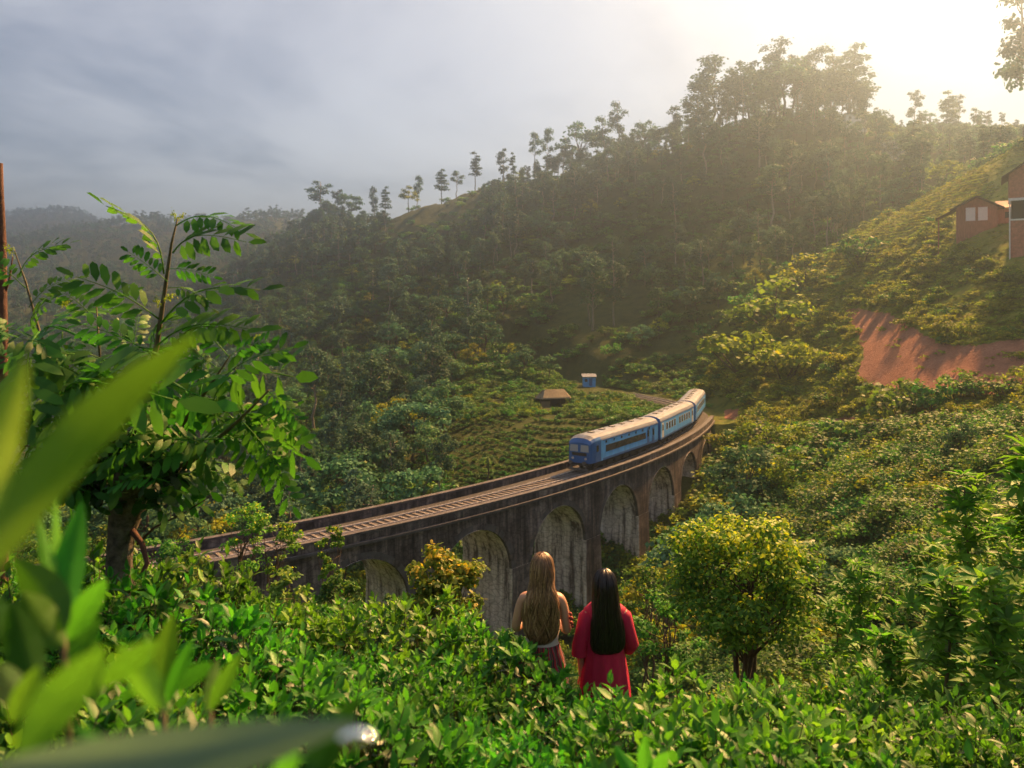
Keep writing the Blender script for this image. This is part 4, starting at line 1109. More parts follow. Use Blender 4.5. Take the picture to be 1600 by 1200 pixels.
# small cabin
def depth_for(px_, row, d0, d1):
    ds = np.linspace(d0, d1, 120); rw = HY-F*gz((px_-CX)/F*ds, ds)/ds
    return float(ds[np.argmin(abs(rw-row))])
dc = depth_for(1526, 368, 105, 195); pc = W(1526, 350, dc); cz = pc[2]
hs_ = thing('cabin', 'small red timber cabin with two white window panes beside the brick house', 'house', (pc[0], pc[1], cz-3.0*dc/108), -0.50, None, dc/108)
fz = 3.0
bx_part('wall', (-2.4, 0, -1.5), (2.4, 4.5, fz+2.3), M['wood'], hs_)
gable_wall(-2.4, 2.4, 0.0, fz+2.302, fz+3.55, M['wood'], hs_)
gable_roof('roof', -2.4, 2.4, 0, 4.5, fz+2.35, fz+3.65, 0.8, M['roof_dark'], hs_)
for cx_ in (-0.72, 0.72):
    w_ = bx_part('window', (cx_-0.66, -0.06, fz+0.35), (cx_+0.66, 0.02, fz+2.35), M['wood'], hs_); bx_part('pane', (cx_-0.56, -0.09, fz+0.45), (cx_+0.56, -0.05, fz+2.25), M['pane'], w_)
bx_part('lean_to_wall', (2.45, 0.6, -1.5), (6.2, 4.0, fz+1.9), M['wood'], hs_)
g = Geo(); A = [(2.3, 0.1, fz+1.95), (6.4, 0.1, fz+1.95), (6.4, 4.2, fz+3.3), (2.3, 4.2, fz+3.3)]; g.add(A+[(a_, b_, c_+0.12) for a_, b_, c_ in A], [(3,2,1,0),(4,5,6,7),(0,1,5,4),(1,2,6,5),(2,3,7,6),(3,0,4,7)]); g.build('lean_to_roof', M['roof_red'], hs_)
w_ = bx_part('window', (3.3, 0.54, fz+0.7), (4.2, 0.62, fz+1.5), M['dark'], hs_)
g = Geo(); A = [(-4.9, 0.0, fz+0.9), (-2.3, 0.0, fz+2.25), (-2.3, 3.5, fz+2.25), (-4.9, 3.5, fz+0.9)]; g.add(A+[(a_, b_, c_+0.1) for a_, b_, c_ in A], [(3,2,1,0),(4,5,6,7),(0,1,5,4),(1,2,6,5),(2,3,7,6),(3,0,4,7)]); g.build('porch_roof', M['roof_dark'], hs_)
for yy in (0.2, 3.2): bx_part('porch_post', (-4.6, yy, -1.0), (-4.48, yy+0.12, fz+1.05), M['wood'], hs_)
# tall brick house at the edge
db = depth_for(1600, 395, 98, 180); pb_ = W(1576, 390, db)
hb = thing('brick_house', 'tall red brick house with white frame at the right edge', 'house', (pb_[0], pb_[1], pb_[2]-1.2), -0.54)
k = db/F
def zz_(row): return (390-row)*k+1.2
bx_part('lower_wall', (0.25, 0.1, -3), (9, 7, zz_(344)), M['brick'], hb)
bx_part('upper_wall', (0.05, 0.0, zz_(311)), (9, 7, zz_(272)), M['brick'], hb)
bx_part('balcony_back', (0.4, 1.6, zz_(344)+0.004), (9, 6.9, zz_(311)-0.004), M['dark'], hb)
bx_part('white_beam', (-0.05, -0.12, zz_(314)), (9, -0.003, zz_(310)), M['white'], hb)
bx_part('white_rail', (0.2, -0.10, zz_(345)), (9, 0.02, zz_(342.5)), M['white'], hb)
bx_part('white_post', (0.05, -0.14, -2), (0.22, 0.03, zz_(314)-0.003), M['white'], hb)
bx_part('white_post', (5.0, -0.14, -2), (5.2, 0.03, zz_(314)-0.003), M['white'], hb)
bx_part('window', (3.0, -0.05, zz_(304)), (4.2, 0.05, zz_(282)), M['pane'], hb)
gable_wall(0.05, 9, 0.0, zz_(272)+0.002, zz_(240), M['brick'], hb)
gable_roof('roof', 0.05, 9, 0, 7, zz_(272)+0.05, zz_(240)+0.12, 0.95, M['roof_dark'], hb)
# blue hut and thatched hut by the line
p = ground_at(921, 176); hut = thing('blue_hut', 'small bright blue hut on the slope behind the train', 'hut', (p[0], p[1], p[2]+0.3), 0, None, 0.85)
bx_part('wall', (-1.6, 0, -1), (1.6, 2.6, 2.3), M['blue'], hut); bx_part('door', (-0.1, -0.04, 0), (0.75, 0.02, 1.9), M['blue_dark'], hut); bx_part('window', (-1.2, -0.04, 1.0), (-0.5, 0.02, 1.7), M['glass'], hut)
g = Geo(); A = [(-1.9, -0.3, 2.25), (1.9, -0.3, 2.25), (1.9, 2.9, 2.8), (-1.9, 2.9, 2.8)]; g.add(A+[(a_, b_, c_+0.08) for a_, b_, c_ in A], [(3,2,1,0),(4,5,6,7),(0,1,5,4),(1,2,6,5),(2,3,7,6),(3,0,4,7)]); g.build('roof', M['roof'], hut)
M['thatch'] = plain('old_thatch', (0.20, 0.16, 0.10), 0.9, noise=0.4, nscale=6)
p = ground_at(868, 147); hut = thing('field_shelter', 'low open shelter with rounded thatched roof at the edge of the meadow', 'shelter', tuple(p), 0.3, None, 1.1)
for xx in (-2.6, -0.9, 0.9, 2.6):
    for yy in (0, 2.4): bx_part('post', (xx-0.06, yy, -0.3), (xx+0.06, yy+0.12, 1.6), M['bark'], hut)
bx_part('back_wall', (-2.6, 2.2, -0.3), (2.6, 2.35, 1.6), M['dark'], hut); bx_part('half_wall', (-2.6, 0.02, -0.3), (-0.9, 0.12, 0.9), M['thatch'], hut)
g = Geo(); g.loft([[(xx*f_, 1.2+yy*f2, zz2) for xx, yy in ((-3.1, 0), (-2.4, -1.7), (0, -1.9), (2.4, -1.7), (3.1, 0), (2.4, 1.7), (0, 1.9), (-2.4, 1.7))] for f_, f2, zz2 in ((1.05, 1.05, 1.35), (0.98, 0.98, 1.55), (0.62, 0.04, 2.75))]); g.build('roof', M['thatch'], hut)
# pale houses up on the sunlit ridge
for px_, d_, row, lab in ((1338, 262, 190, 'small white house among trees under the hilltop wood'), (1405, 236, 232, 'small white bungalow in the gap of the skyline')):
    d_ = float(dm(px_, d_)); p = W(px_, row, d_); hh = thing('hill_house', lab, 'house', tuple(p))
    bx_part('wall', (-4, 0, -4), (4, 5, 2.8), M['white'], hh)
    for xx in (-2.4, 0.2, 2.4): bx_part('window', (xx-0.5, -0.05, 0.9), (xx+0.5, 0.02, 2.0), M['dark'], hh)
    g = Geo(); A = [(-4.6, -0.6, 2.85), (4.6, -0.6, 2.85), (4.6, 5.4, 3.9), (-4.6, 5.4, 3.9)]; g.add(A+[(a_, b_, c_+0.15) for a_, b_, c_ in A], [(3,2,1,0),(4,5,6,7),(0,1,5,4),(1,2,6,5),(2,3,7,6),(3,0,4,7)]); g.build('roof', M['roof'], hh)

# ------------------------------------------------------------------ middle distance: single trees and shrubs on the near slope
def dome_tree(name, label, cat, px_, d_, row_base, row_top, rad_px, leaf, ncl, per, matn, accent, seed, stems=3, crown_lo=0.3, tint=(0.1, 0.6), barkm='bark', flat=0.55, width=1.0, topacc=None):
    """tree with forked stems and leaf tufts through the whole crown; base row may be hidden"""
    rng = np.random.default_rng(seed)
    x = (px_-CX)/F*d_; zt = (HY-row_top)/F*d_; zb = (HY-row_base)/F*d_
    h = zt-zb; r = rad_px/F*d_
    o = thing(name, label, cat, (x, d_, zb))
    tg, cg = Geo(), Geo()
    cz = h*(crown_lo+1)/2; hz_ = h*(1-crown_lo)/2
    P = [limb(tg, (rng.normal()*0.05*r, rng.normal()*0.05*r, -0.5), (rng.normal()*0.25*r, rng.normal()*0.25*r, cz), 0.035*r+0.012, 0.015*r, rng, 6, 0.07, 7) for _ in range(stems)]
    for i in range(ncl):
        dv = rng.normal(size=3); dv /= np.linalg.norm(dv)
        w = rng.uniform(0.35, 1.0)**0.6
        lump = 1+0.18*math.sin(3*math.atan2(dv[1], dv[0])+seed)
        c = np.array([dv[0]*r*w*lump*0.86, dv[1]*r*w*lump*0.86, cz+dv[2]*hz_*w*0.86])
        p0 = P[i % stems]; j = rng.integers(2, 6)
        limb(tg, p0[j], c, 0.012*r+0.003, 0.004*r+0.001, rng, 4, 0.15, 4)
        rc = r*rng.uniform(0.17, 0.30)
        acc = accent*(1.6 if dv[2] > 0.45 else 0.5)
        clump(cg, c, (rc, rc, rc*0.8), per, leaf, rng, rng.uniform(*tint), 0.5, OVAL_V, OVAL_F, 0.25, flat, acc, width)
    tg.build('trunk', M[barkm], o, True); cg.build('crown', M[matn], o, True)
    return o
def fg_z(px_, d_): return ground_z((px_-CX)/F*d_, d_)
dome_tree('round_tree', 'round-crowned tree with yellow-tipped leaves on dark forked stems behind the woman in red', 'tree', 1165, 14.0, 1075, 795, 134, 0.088, 78, 175, 'round', 0.34, 101, 4, 0.20, (0.25, 0.7))
dome_tree('orange_bush', 'rounded bush with orange-tipped young leaves in front of the viaduct', 'bush', 695, 11.0, 1010, 846, 66, 0.08, 46, 120, 'orange', 0.24, 102, 3, 0.10, (0.25, 0.7))
for k, (px_, d_, b_, t_, r_, lab) in enumerate((
    (295, 17, 1000, 862, 55, 'yellow-green shrub right of the leaning dark trunk'), (372, 19, 990, 880, 48, 'loose yellow-green shrub under the near end of the viaduct'), (455, 16, 1010, 888, 52, 'rounded olive shrub above the tea hedge, under the track'),
    (530, 18, 1000, 892, 45, 'yellow-green shrub left of the first open arch'), (345, 14, 1030, 905, 48, 'low olive shrub behind the left tea hedge'), (610, 20, 1020, 925, 42, 'small shrub in front of the first open arch'),
    (515, 26, 960, 803, 26, 'thin sapling with yellow tuft reaching above the track'), (430, 26, 960, 785, 40, 'wispy yellow-green sapling standing before the near parapet'), (385, 24, 960, 760, 42, 'loose sapling beside the pinnate tree, before the hollow'),
    (160, 22, 960, 815, 60, 'leafy shrub just left of the dark forked trunk'), (235, 24, 960, 825, 52, 'olive shrub hiding the end of the viaduct'), (100, 21, 970, 800, 60, 'shrub behind the tall tea shoots, left of the trunk'), (30, 22, 970, 790, 60, 'shrub at the left picture edge below the feathered leaves'), (290, 23, 960, 828, 40, 'light shrub on the bank where the parapet starts'),
    (790, 17, 1080, 985, 45, 'small shrub left of the two women'), (1040, 18, 1090, 905, 60, 'open pale shrub between the woman in red and the round tree'), (1010, 24, 1080, 860, 50, 'thin green shrub against the viaduct pier'))):
    dome_tree('slope_shrub', lab, 'shrub', px_, d_, b_, t_, r_, 0.10, 22, 70, 'shrub' if k not in (6, 7, 8) else 'sapling', 0.16, 120+k, 3, 0.15)

# saplings with sprays of long leaves on the right
def spray_mesh(seed, nl=9, ln=0.2):
    rng = np.random.default_rng(seed); g = Geo()
    for i in range(nl):
        a = 2*np.pi*i/nl+rng.normal()*0.2; up = rng.uniform(-0.25, 0.5)
        ax = np.array([math.cos(a)*math.cos(up), math.sin(a)*math.cos(up), math.sin(up)])
        sd_ = np.cross([0, 0, 1.0], ax); sd_ /= np.linalg.norm(sd_); nn = np.cross(ax, sd_)
        leaves(g, np.array([ax*0.02]), ax[None], sd_[None], nn[None], ln*rng.uniform(0.75, 1.2), rng.uniform(0.2, 0.79), LEAF_V*np.array([1, 1, 1])+np.array([0, 0, 0]), LEAF_F, 0, 0.75)
    return g.mesh('leaf_spray', M['sapling'], True)
SPR = [spray_mesh(s) for s in (1, 2, 3, 4)]
def sapling(px_, d_, b_, t_, spread_px, n, lab, seed):
    rng = np.random.default_rng(seed)
    x = (px_-CX)/F*d_; zt = (HY-t_)/F*d_; zb = (HY-b_)/F*d_; h = zt-zb; r = spread_px/F*d_
    o = thing('sapling', lab, 'sapling', (x, d_, zb)); tg = Geo()
    P = limb(tg, (0, 0, -0.4), (rng.normal()*0.15*r, rng.normal()*0.15*r, h*0.97), 0.03, 0.008, rng, 8, 0.04, 6)
    for i in range(n):
        f = 0.18+0.82*((i+0.5)/n)**0.8
        b0 = np.array([np.interp(f, np.linspace(0, 1, 8), P[:, k]) for k in range(3)])
        a = i*2.4+rng.random(); w = r*(1.05-0.6*f)*rng.uniform(0.35, 1.0)
        c = b0+np.array([math.cos(a)*w, math.sin(a)*w, 0.25*w])
        limb(tg, b0, c, 0.008, 0.003, rng, 3, 0.1, 4)
        for q in range(3):
            cc = c if q == 0 else b0*(0.25*q)+c*(1-0.25*q)+rng.normal(size=3)*0.07
            lf = put('leaf_spray', SPR[rng.integers(4)], o, tuple(cc), (rng.normal()*0.35, rng.normal()*0.35, rng.uniform(0, 6.28)), rng.uniform(0.7, 1.25))
    tg.build('trunk', M['twig'], o, True)
for k, a_ in enumerate(((1500, 10.5, 1120, 745, 80, 30, 'tall sapling with pale leaf sprays rising highest at the right'), (1590, 8.5, 1180, 690, 90, 30, 'leafy sapling cut by the right picture edge'), (1430, 12, 1100, 850, 70, 22, 'spreading sapling right of the round tree'),
                        (1350, 13, 1080, 880, 60, 20, 'shorter sapling close to the round tree'), (1480, 9, 1160, 905, 70, 20, 'low sapling with bright sprays in front of the tallest one'), (1560, 7.5, 1230, 900, 60, 20, 'sapling on a thin pale stem near the lower right corner'),
                        (1390, 10, 1130, 985, 60, 16, 'small sapling just beyond the right end of the tea hedge'), (1300, 15, 1080, 930, 55, 16, 'dull green sapling in the shade right of the round tree'), (1540, 13, 1080, 800, 80, 24, 'sapling with yellowish tips behind the tall one'), (1620, 12, 1080, 740, 80, 24, 'sapling past the right picture edge'))):
    sapling(*a_, 200+k)

# ------------------------------------------------------------------ tree with feathered leaves on the left
def frond_mesh(seed, pairs=7):
    """one compound leaf, 1 m long along x, arching"""
    rng = np.random.default_rng(seed); g = Geo()
    t_ = np.linspace(0, 1, 10); R_ = np.stack([t_, 0*t_, 0.16*np.sin(np.pi*t_)-0.10*t_**2], -1)
    g.tube(R_, np.linspace(0.010, 0.004, 10), 4, 0.75)
    for k in range(pairs+1):
        f = 0.2+0.8*k/pairs; c = np.array([np.interp(f, t_, R_[:, j]) for j in range(3)])
        for sg in ((-1, 1) if k < pairs else (0,)):
            an = sg*rng.uniform(0.85, 1.15) if sg else 0.0
            dr = rng.uniform(0.15, 0.55)
            ax = np.array([math.cos(an), math.sin(an), -dr]); ax /= np.linalg.norm(ax)
            up = np.array([0.1*rng.normal(), 0.25*rng.normal(), 1.0]); sd_ = np.cross(up, ax); sd_ /= np.linalg.norm(sd_); nn = np.cross(ax, sd_)
            leaves(g, c[None]+ax*0.02, ax[None], sd_[None], nn[None], rng.uniform(0.24, 0.31)*(1-0.25*abs(f-0.55)), rng.uniform(0.05, 0.79), OVAL_V, OVAL_F, 0, 0.66)
    return g.mesh('leaf', M['pinnate'], True)
def young_mesh(seed):
    g = Geo(); rng = np.random.default_rng(seed)
    clump(g, (0.3, 0, 0), (0.35, 0.2, 0.15), 60, 0.10, rng, 0.9, 0.0, OVAL_V, OVAL_F, 0.2, 0.5)
    for i in range(len(g.t)): g.t[i] = np.full_like(g.t[i], 0.93)
    return g.mesh('young_leaf', M['pinnate'])
FR = [frond_mesh(s, p) for s, p in ((1, 8), (2, 7), (3, 9), (4, 8), (5, 7))]
YM = [young_mesh(s) for s in (1, 2)]
TD = 5.0
pb2 = W(190, 945, TD)
pin = thing('feathery_leaved_tree', 'tree with feathered compound leaves on a short dark trunk at the left', 'tree', tuple(pb2))
pof = pb2.copy(); rngP = np.random.default_rng(77)
tg = Geo()
def Wl(x, y, d): return W(x, y, d)-pof
trunkP = [Wl(186, 990, TD), Wl(188, 930, TD), Wl(186, 880, TD), Wl(190, 830, TD), Wl(200, 790, TD), Wl(205, 750, TD), Wl(210, 720, TD)]
tg.tube(trunkP, [0.115, 0.09, 0.078, 0.082, 0.11, 0.13, 0.08], 14)
tg.build('trunk', M['bark_dark'], pin, True)
def branch(pts, r0, r1, dd=TD, nm='branch', mt='twig'):
    g = Geo(); P = [Wl(a, b_, dd+q) for a, b_, q in pts]; g.tube(P, np.linspace(r0, r1, len(P)), 6); g.build(nm, M[mt], pin, True); return P
branch([(205,760,0),(220,640,-.05),(245,540,-.1),(258,450,-.1),(268,380,-.1),(278,340,-.1)], 0.024, 0.004)
branch([(205,750,0),(150,680,.1),(95,600,.2),(62,520,.25),(40,440,.3),(22,390,.3)], 0.02, 0.003)
branch([(210,750,0),(280,670,-.2),(330,600,-.3),(360,555,-.35)], 0.02, 0.003)
branch([(210,760,0),(300,720,-.2),(370,660,-.3),(420,610,-.4)], 0.02, 0.005)
branch([(200,750,0),(160,620,.2),(155,540,.3),(150,470,.35)], 0.016, 0.003)
branch([(205,770,0),(130,730,-.2),(60,700,-.3),(5,690,-.3)], 0.016, 0.003)
branch([(200,820,0),(222,850,-.1),(230,880,-.15),(218,905,-.2)], 0.022, 0.012, mt='bark_red')
branch([(215,850,.05),(240,825,0),(290,800,-.1),(330,775,-.2)], 0.010, 0.003, mt='bark')
def frond(a, b_, d0, d1=None, roll=0.0, k=None, mesh=None, nm='leaf'):
    S_, E_ = Wl(*a, d0), Wl(*b_, d1 if d1 is not None else d0)
    ax = E_-S_; ln = np.linalg.norm(ax); ax /= ln
    up = np.array([0, -0.9, 0.8]) if abs(ax[2]) < 0.8 else np.array([-np.sign(ax[0] or 1)*0.8, -0.6, 0.3])
    up = up+rngP.normal(size=3)*0.25
    y = np.cross(up, ax); y /= np.linalg.norm(y); z_ = np.cross(ax, y)
    me = mesh or FR[rngP.integers(5) if k is None else k]
    o = put(nm, me, pin)
    o.matrix_local = Matrix(((ax[0]*ln, y[0]*ln, z_[0]*ln, S_[0]), (ax[1]*ln, y[1]*ln, z_[1]*ln, S_[1]), (ax[2]*ln, y[2]*ln, z_[2]*ln, S_[2]), (0, 0, 0, 1)))
for a, b_, dd in (((256,428),(178,314),4.9),((262,440),(200,392),4.85),((276,352),(378,352),4.9),((270,395),(376,368),4.85),((264,420),(330,430),4.8),((250,500),(120,428),4.9),((252,505),(398,440),4.85),((246,540),(390,505),4.8),((240,555),(130,505),4.9),((340,600),(448,540),4.6),((360,556),(420,530),4.6),
                  ((30,430),(98,376),5.3),((45,480),(118,430),5.25),((40,450),(-20,400),5.3),((62,530),(150,480),5.2),((150,500),(90,450),5.3),((152,480),(205,450),5.3),((60,530),(-20,520),5.2),((420,612),(470,660),4.55),((400,640),(475,690),4.55),((380,660),(440,735),4.6),((360,560),(300,500),4.7),((262,450),(330,475),4.75),((200,560),(120,590),5.0)):
    frond(a, b_, dd, dd+rngP.normal()*0.12)
nodes = [(60,560),(110,620),(160,560),(220,600),(300,600),(340,640),(380,610),(260,680),(180,690),(90,690),(320,700),(390,670),(140,640),(40,640),(20,720),(230,740),(280,740),(250,560),(100,540),(190,620)]
for i in range(100):
    nx, ny = nodes[i % len(nodes)]; nx += rngP.normal()*22; ny += rngP.normal()*22
    a = rngP.uniform(0, 6.28); ln = rngP.uniform(85, 150); dd = 4.95+rngP.normal()*0.28
    ex, ey = nx+math.cos(a)*ln, ny+abs(math.sin(a))*ln*rngP.choice([-0.5, 0.9])
    ex = min(ex, 455+rngP.normal()*8); ey = float(np.clip(ey, 430 if ex > 150 else 400, 785))
    if ey < 500: ex = float(np.clip(ex, -40, 330))
    frond((nx, ny), (ex, ey), dd, dd+rngP.normal()*0.3)
for a, b_ in (((276,345),(262,318)),((278,345),(300,325)),((255,470),(290,455)),((250,480),(235,450)),((20,400),(0,370)),((300,470),(330,460)),((395,530),(420,520)),((95,480),(120,465))):
    frond(a, b_, 4.85, None, mesh=YM[rngP.integers(2)], nm='young_leaf')
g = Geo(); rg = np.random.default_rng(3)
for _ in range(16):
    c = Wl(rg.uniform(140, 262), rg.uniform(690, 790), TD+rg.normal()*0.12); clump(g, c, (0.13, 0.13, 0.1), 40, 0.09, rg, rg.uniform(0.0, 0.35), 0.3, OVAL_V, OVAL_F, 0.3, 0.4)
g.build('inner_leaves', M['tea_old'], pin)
# slim bare trunk at the very edge
pt = W(0, 930, 6.0); bt = thing('slim_trunk', 'slim reddish trunk standing at the left edge of the picture', 'tree trunk', tuple(pt))
g = Geo(); g.tube([W(a, b_, 6.0)-pt for a, b_ in ((-4,1010),(-2,930),(1,760),(3,600),(1,480),(1,380),(-1,300),(0,255))], [0.07,0.065,0.058,0.052,0.045,0.04,0.03,0.02], 10); g.build('trunk', M['bark_red'], bt, True)
g = Geo(); g.tube([W(a, b_, 6.0)-pt for a, b_ in ((2,470),(14,440),(20,400))], [0.012,0.009,0.004], 5); g.build('twig', M['bark_red'], bt, True)

# ------------------------------------------------------------------ tea hedge in the foreground
def tea_proto(seed, w=1.25, h=0.95, shoots=300):
    rng = np.random.default_rng(seed); g, go, st = Geo(), Geo(), Geo()
    def surf(n, lo=0.0):
        a = rng.uniform(0, 2*np.pi, n); u = rng.random(n)
        el = np.arccos(1-u*(1-lo)); el = np.minimum(el, 1.5)
        nrm = np.stack([np.sin(el)*np.cos(a), np.sin(el)*np.sin(a), np.cos(el)], -1)
        P = nrm*np.array([w*0.52, w*0.52, h*0.52])+np.array([0, 0, h*0.44])
        lump = 1+0.10*np.sin(3*a+seed)+0.09*np.sin(5*a+2*seed)*np.sin(el*3); P *= (lump*(1+0.05*rng.normal(size=n)))[:, None]; return P, nrm
    P, nrm = surf(shoots)
    for p, n_ in zip(P, nrm):
        ax = n_*0.55+np.array([0, 0, 0.8])+rng.normal(size=3)*0.18; ax /= np.linalg.norm(ax)
        u_ = np.cross(ax, rng.normal(size=3)); u_ /= np.linalg.norm(u_); v_ = np.cross(ax, u_)
        hgt = rng.uniform(0.02, 0.20)*rng.uniform(0.4, 1)
        k = rng.integers(4, 7); sz = rng.uniform(0.8, 1.25)
        young = rng.random() < 0.55
        for i in range(k):
            an = i*2.4+rng.normal()*0.2; inc = 0.35+0.9*i/k+rng.normal()*0.1
            la = ax*math.cos(inc)+(u_*math.cos(an)+v_*math.sin(an))*math.sin(inc)
            sd_ = np.cross(ax, la); sd_ /= np.linalg.norm(sd_)+1e-9; nn = np.cross(la, sd_)
            c = p+ax*hgt*(1-i/k)
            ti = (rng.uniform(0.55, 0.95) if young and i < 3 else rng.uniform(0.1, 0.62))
            leaves(g, c[None], la[None], sd_[None], nn[None], sz*(0.062+0.058*i/k)*rng.uniform(0.85, 1.2), ti, LEAF_V, LEAF_F)
        st.tube([p-ax*0.12, p+ax*hgt], [0.003, 0.002], 4, 0.5, cap=False)
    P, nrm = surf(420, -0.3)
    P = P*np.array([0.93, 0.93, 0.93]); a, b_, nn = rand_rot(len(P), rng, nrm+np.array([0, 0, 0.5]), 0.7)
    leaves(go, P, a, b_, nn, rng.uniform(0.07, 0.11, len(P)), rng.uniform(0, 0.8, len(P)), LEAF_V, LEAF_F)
    for i in range(16):
        a_ = rng.uniform(0, 6.28); limb(st, (0.05*math.cos(a_), 0.05*math.sin(a_), -0.2), (w*0.42*math.cos(a_)*rng.random(), w*0.42*math.sin(a_)*rng.random(), h*0.75), 0.014, 0.005, rng, 5, 0.12, 5)
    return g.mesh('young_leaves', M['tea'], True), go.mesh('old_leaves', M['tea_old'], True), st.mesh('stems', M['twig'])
TEA = [tea_proto(s) for s in (301, 302, 303, 304)]
def one_leaf(seed, tint):
    rng = np.random.default_rng(seed); g = Geo()
    n = 9; t_ = np.linspace(0, 1, n); w = 0.20*np.sin(np.pi*t_**0.85)**0.9; z_ = -0.10*t_**2+0.05*np.sin(3*t_+seed)
    wav = 0.012*np.sin(t_*21+seed)
    rows = [np.stack([t_, s_*w, z_+0.22*abs(s_)*w+wav*abs(s_)], -1) for s_ in (-1, -0.5, 0, 0.5, 1)]
    g.loft(rows, closed=False, tint=tint)
    return g
LEAFM = [one_leaf(s, t_).mesh('leaf', M['tea'], True) for s, t_ in ((1, 0.3), (2, 0.5), (3, 0.7), (4, 0.9))]
rngT = np.random.default_rng(42)
spots = []
for Y, x0, x1, hh in ((2.35, -2.4, 2.0, 0.72), (3.3, -2.9, 2.9, 0.80), (4.25, -3.4, 3.4, 0.84), (5.2, -3.9, 3.9, 0.84), (6.3, -4.6, -0.45, 0.92), (7.3, -5.2, -0.5, 0.78), (8.4, -5.8, -1.6, 0.68), (6.1, 1.55, 4.6, 0.60)):
    x = x0+rngT.uniform(0, 0.3)
    while x < x1:
        spots.append((x, Y+rngT.normal()*0.09, hh*rngT.uniform(0.82, 1.14)*(0.74 if (3.9 < Y < 5.7 and 740 < CX+F*x/Y < 1010) else 1))); x += rngT.uniform(0.78, 0.98)
spots += [(-0.20, 5.62, 0.86), (-2.0, 4.42, 1.02), (-2.55, 4.5, 1.0)]
spots = [s_ for s_ in spots if not (abs(s_[0]+2.44) < 0.3 and abs(s_[1]-5) < 0.4)]
rows_ = sorted(set(round(s_[1]) for s_ in spots))
def row_word(Y): return 'row nearest the camera' if Y < 2.8 else ('second row from the camera' if Y < 3.8 else ('third row from the camera' if Y < 4.75 else ('fourth row, in front of the women' if Y < 5.7 else ('fifth row' if Y < 6.8 else ('sixth row' if Y < 7.9 else 'farthest row')))))
ORDT = ['leftmost', 'second', 'third', 'fourth', 'fifth', 'sixth', 'seventh', 'eighth', 'ninth', 'tenth', 'eleventh']
used_l = {}
bushes = []
for i, (x, Y, hh) in enumerate(spots):
    px_ = CX+F*x/Y
    sib = sorted(q[0] for q in spots if row_word(q[1]) == row_word(Y)); kk = sib.index(x)
    lab = 'tea bush, %s in the %s' % (ORDT[kk]+('' if kk == 0 else ' from the left'), row_word(Y))
    tp = TEA[i % 4]; sc_ = hh/0.95
    o = put('tea_bush', None, None, (x, Y, ground_z(x, Y)), (0, 0, rngT.uniform(0, 6.28)), (sc_*rngT.uniform(0.92, 1.12),)*2+(sc_,))
    tag(o, lab, 'tea bush', 'tea bushes in the hedge')
    for nm, me in zip(('young_leaves', 'old_leaves', 'stems'), tp):
        c = put(nm, me, o)
        if nm != 'stems': c['kind'] = 'stuff'
    bushes.append((o, x, Y))
    nl = 26 if Y < 5.7 else 14
    for k in range(nl):                      # leaves that stand out singly
        a = rngT.uniform(0, 6.28); u = rngT.random()**0.7; el = u*1.05
        n_ = np.array([math.sin(el)*math.cos(a), math.sin(el)*math.sin(a), math.cos(el)])
        p = n_*np.array([0.69, 0.69, 0.40])+np.array([0, 0, 0.53])
        put('leaf', LEAFM[rngT.integers(4)], o, tuple(p), (rngT.normal()*0.4, -rngT.uniform(0.1, 1.2), rngT.uniform(0, 6.28)), rngT.uniform(0.09, 0.14))

# near plant with big leaves, very close to the lens
near = thing('tall_tea_shoots', 'tall tea shoots with large leaves close up at the lower left', 'tea plant', (-0.55, 0.75, -1.75))
no = np.array(near.location)
def blade(a, b_, d0, d1, wpx, tint, roll=0.0, bend=0.0, mt='tea', nm='leaf', n=15):
    """one leaf from column/row a to b_, wpx wide"""
    S_, E_ = W(*a, d0)-no, W(*b_, d1)-no
    ax = E_-S_; ln = np.linalg.norm(ax); ax /= ln
    view = (S_+E_)/2+no; view = view/np.linalg.norm(view)
    sd_ = np.cross(view, ax); sd_ /= np.linalg.norm(sd_); up = np.cross(ax, sd_)
    sd2 = sd_*math.cos(roll)+up*math.sin(roll); up2 = np.cross(ax, sd2)
    t_ = np.linspace(0, 1, n); w = wpx*0.8/F*(d0+d1)/2*0.5*np.sin(np.pi*np.clip(t_*0.97+0.015, 0, 1)**0.9)**0.8
    g = Geo()
    C = S_+ax*ln*t_[:, None]+up2*(bend*ln*np.sin(np.pi*t_))[:, None]
    wv = 0.04*np.sin(t_*26)
    rows = [C+sd2*(s_*w)[:, None]+up2*((0.28*abs(s_)+wv*abs(s_))*w)[:, None] for s_ in (-1, -.66, -.33, 0, .33, .66, 1)]
    g.loft(rows, closed=False, tint=tint)
    return g.build(nm, M[mt], near, True)
M['tea_wet'] = leafmat('wet_tea_leaf', (0.05, 0.11, 0.04), (0.11, 0.20, 0.08), None, 0.25, 0.25, 0.8, 0.05)
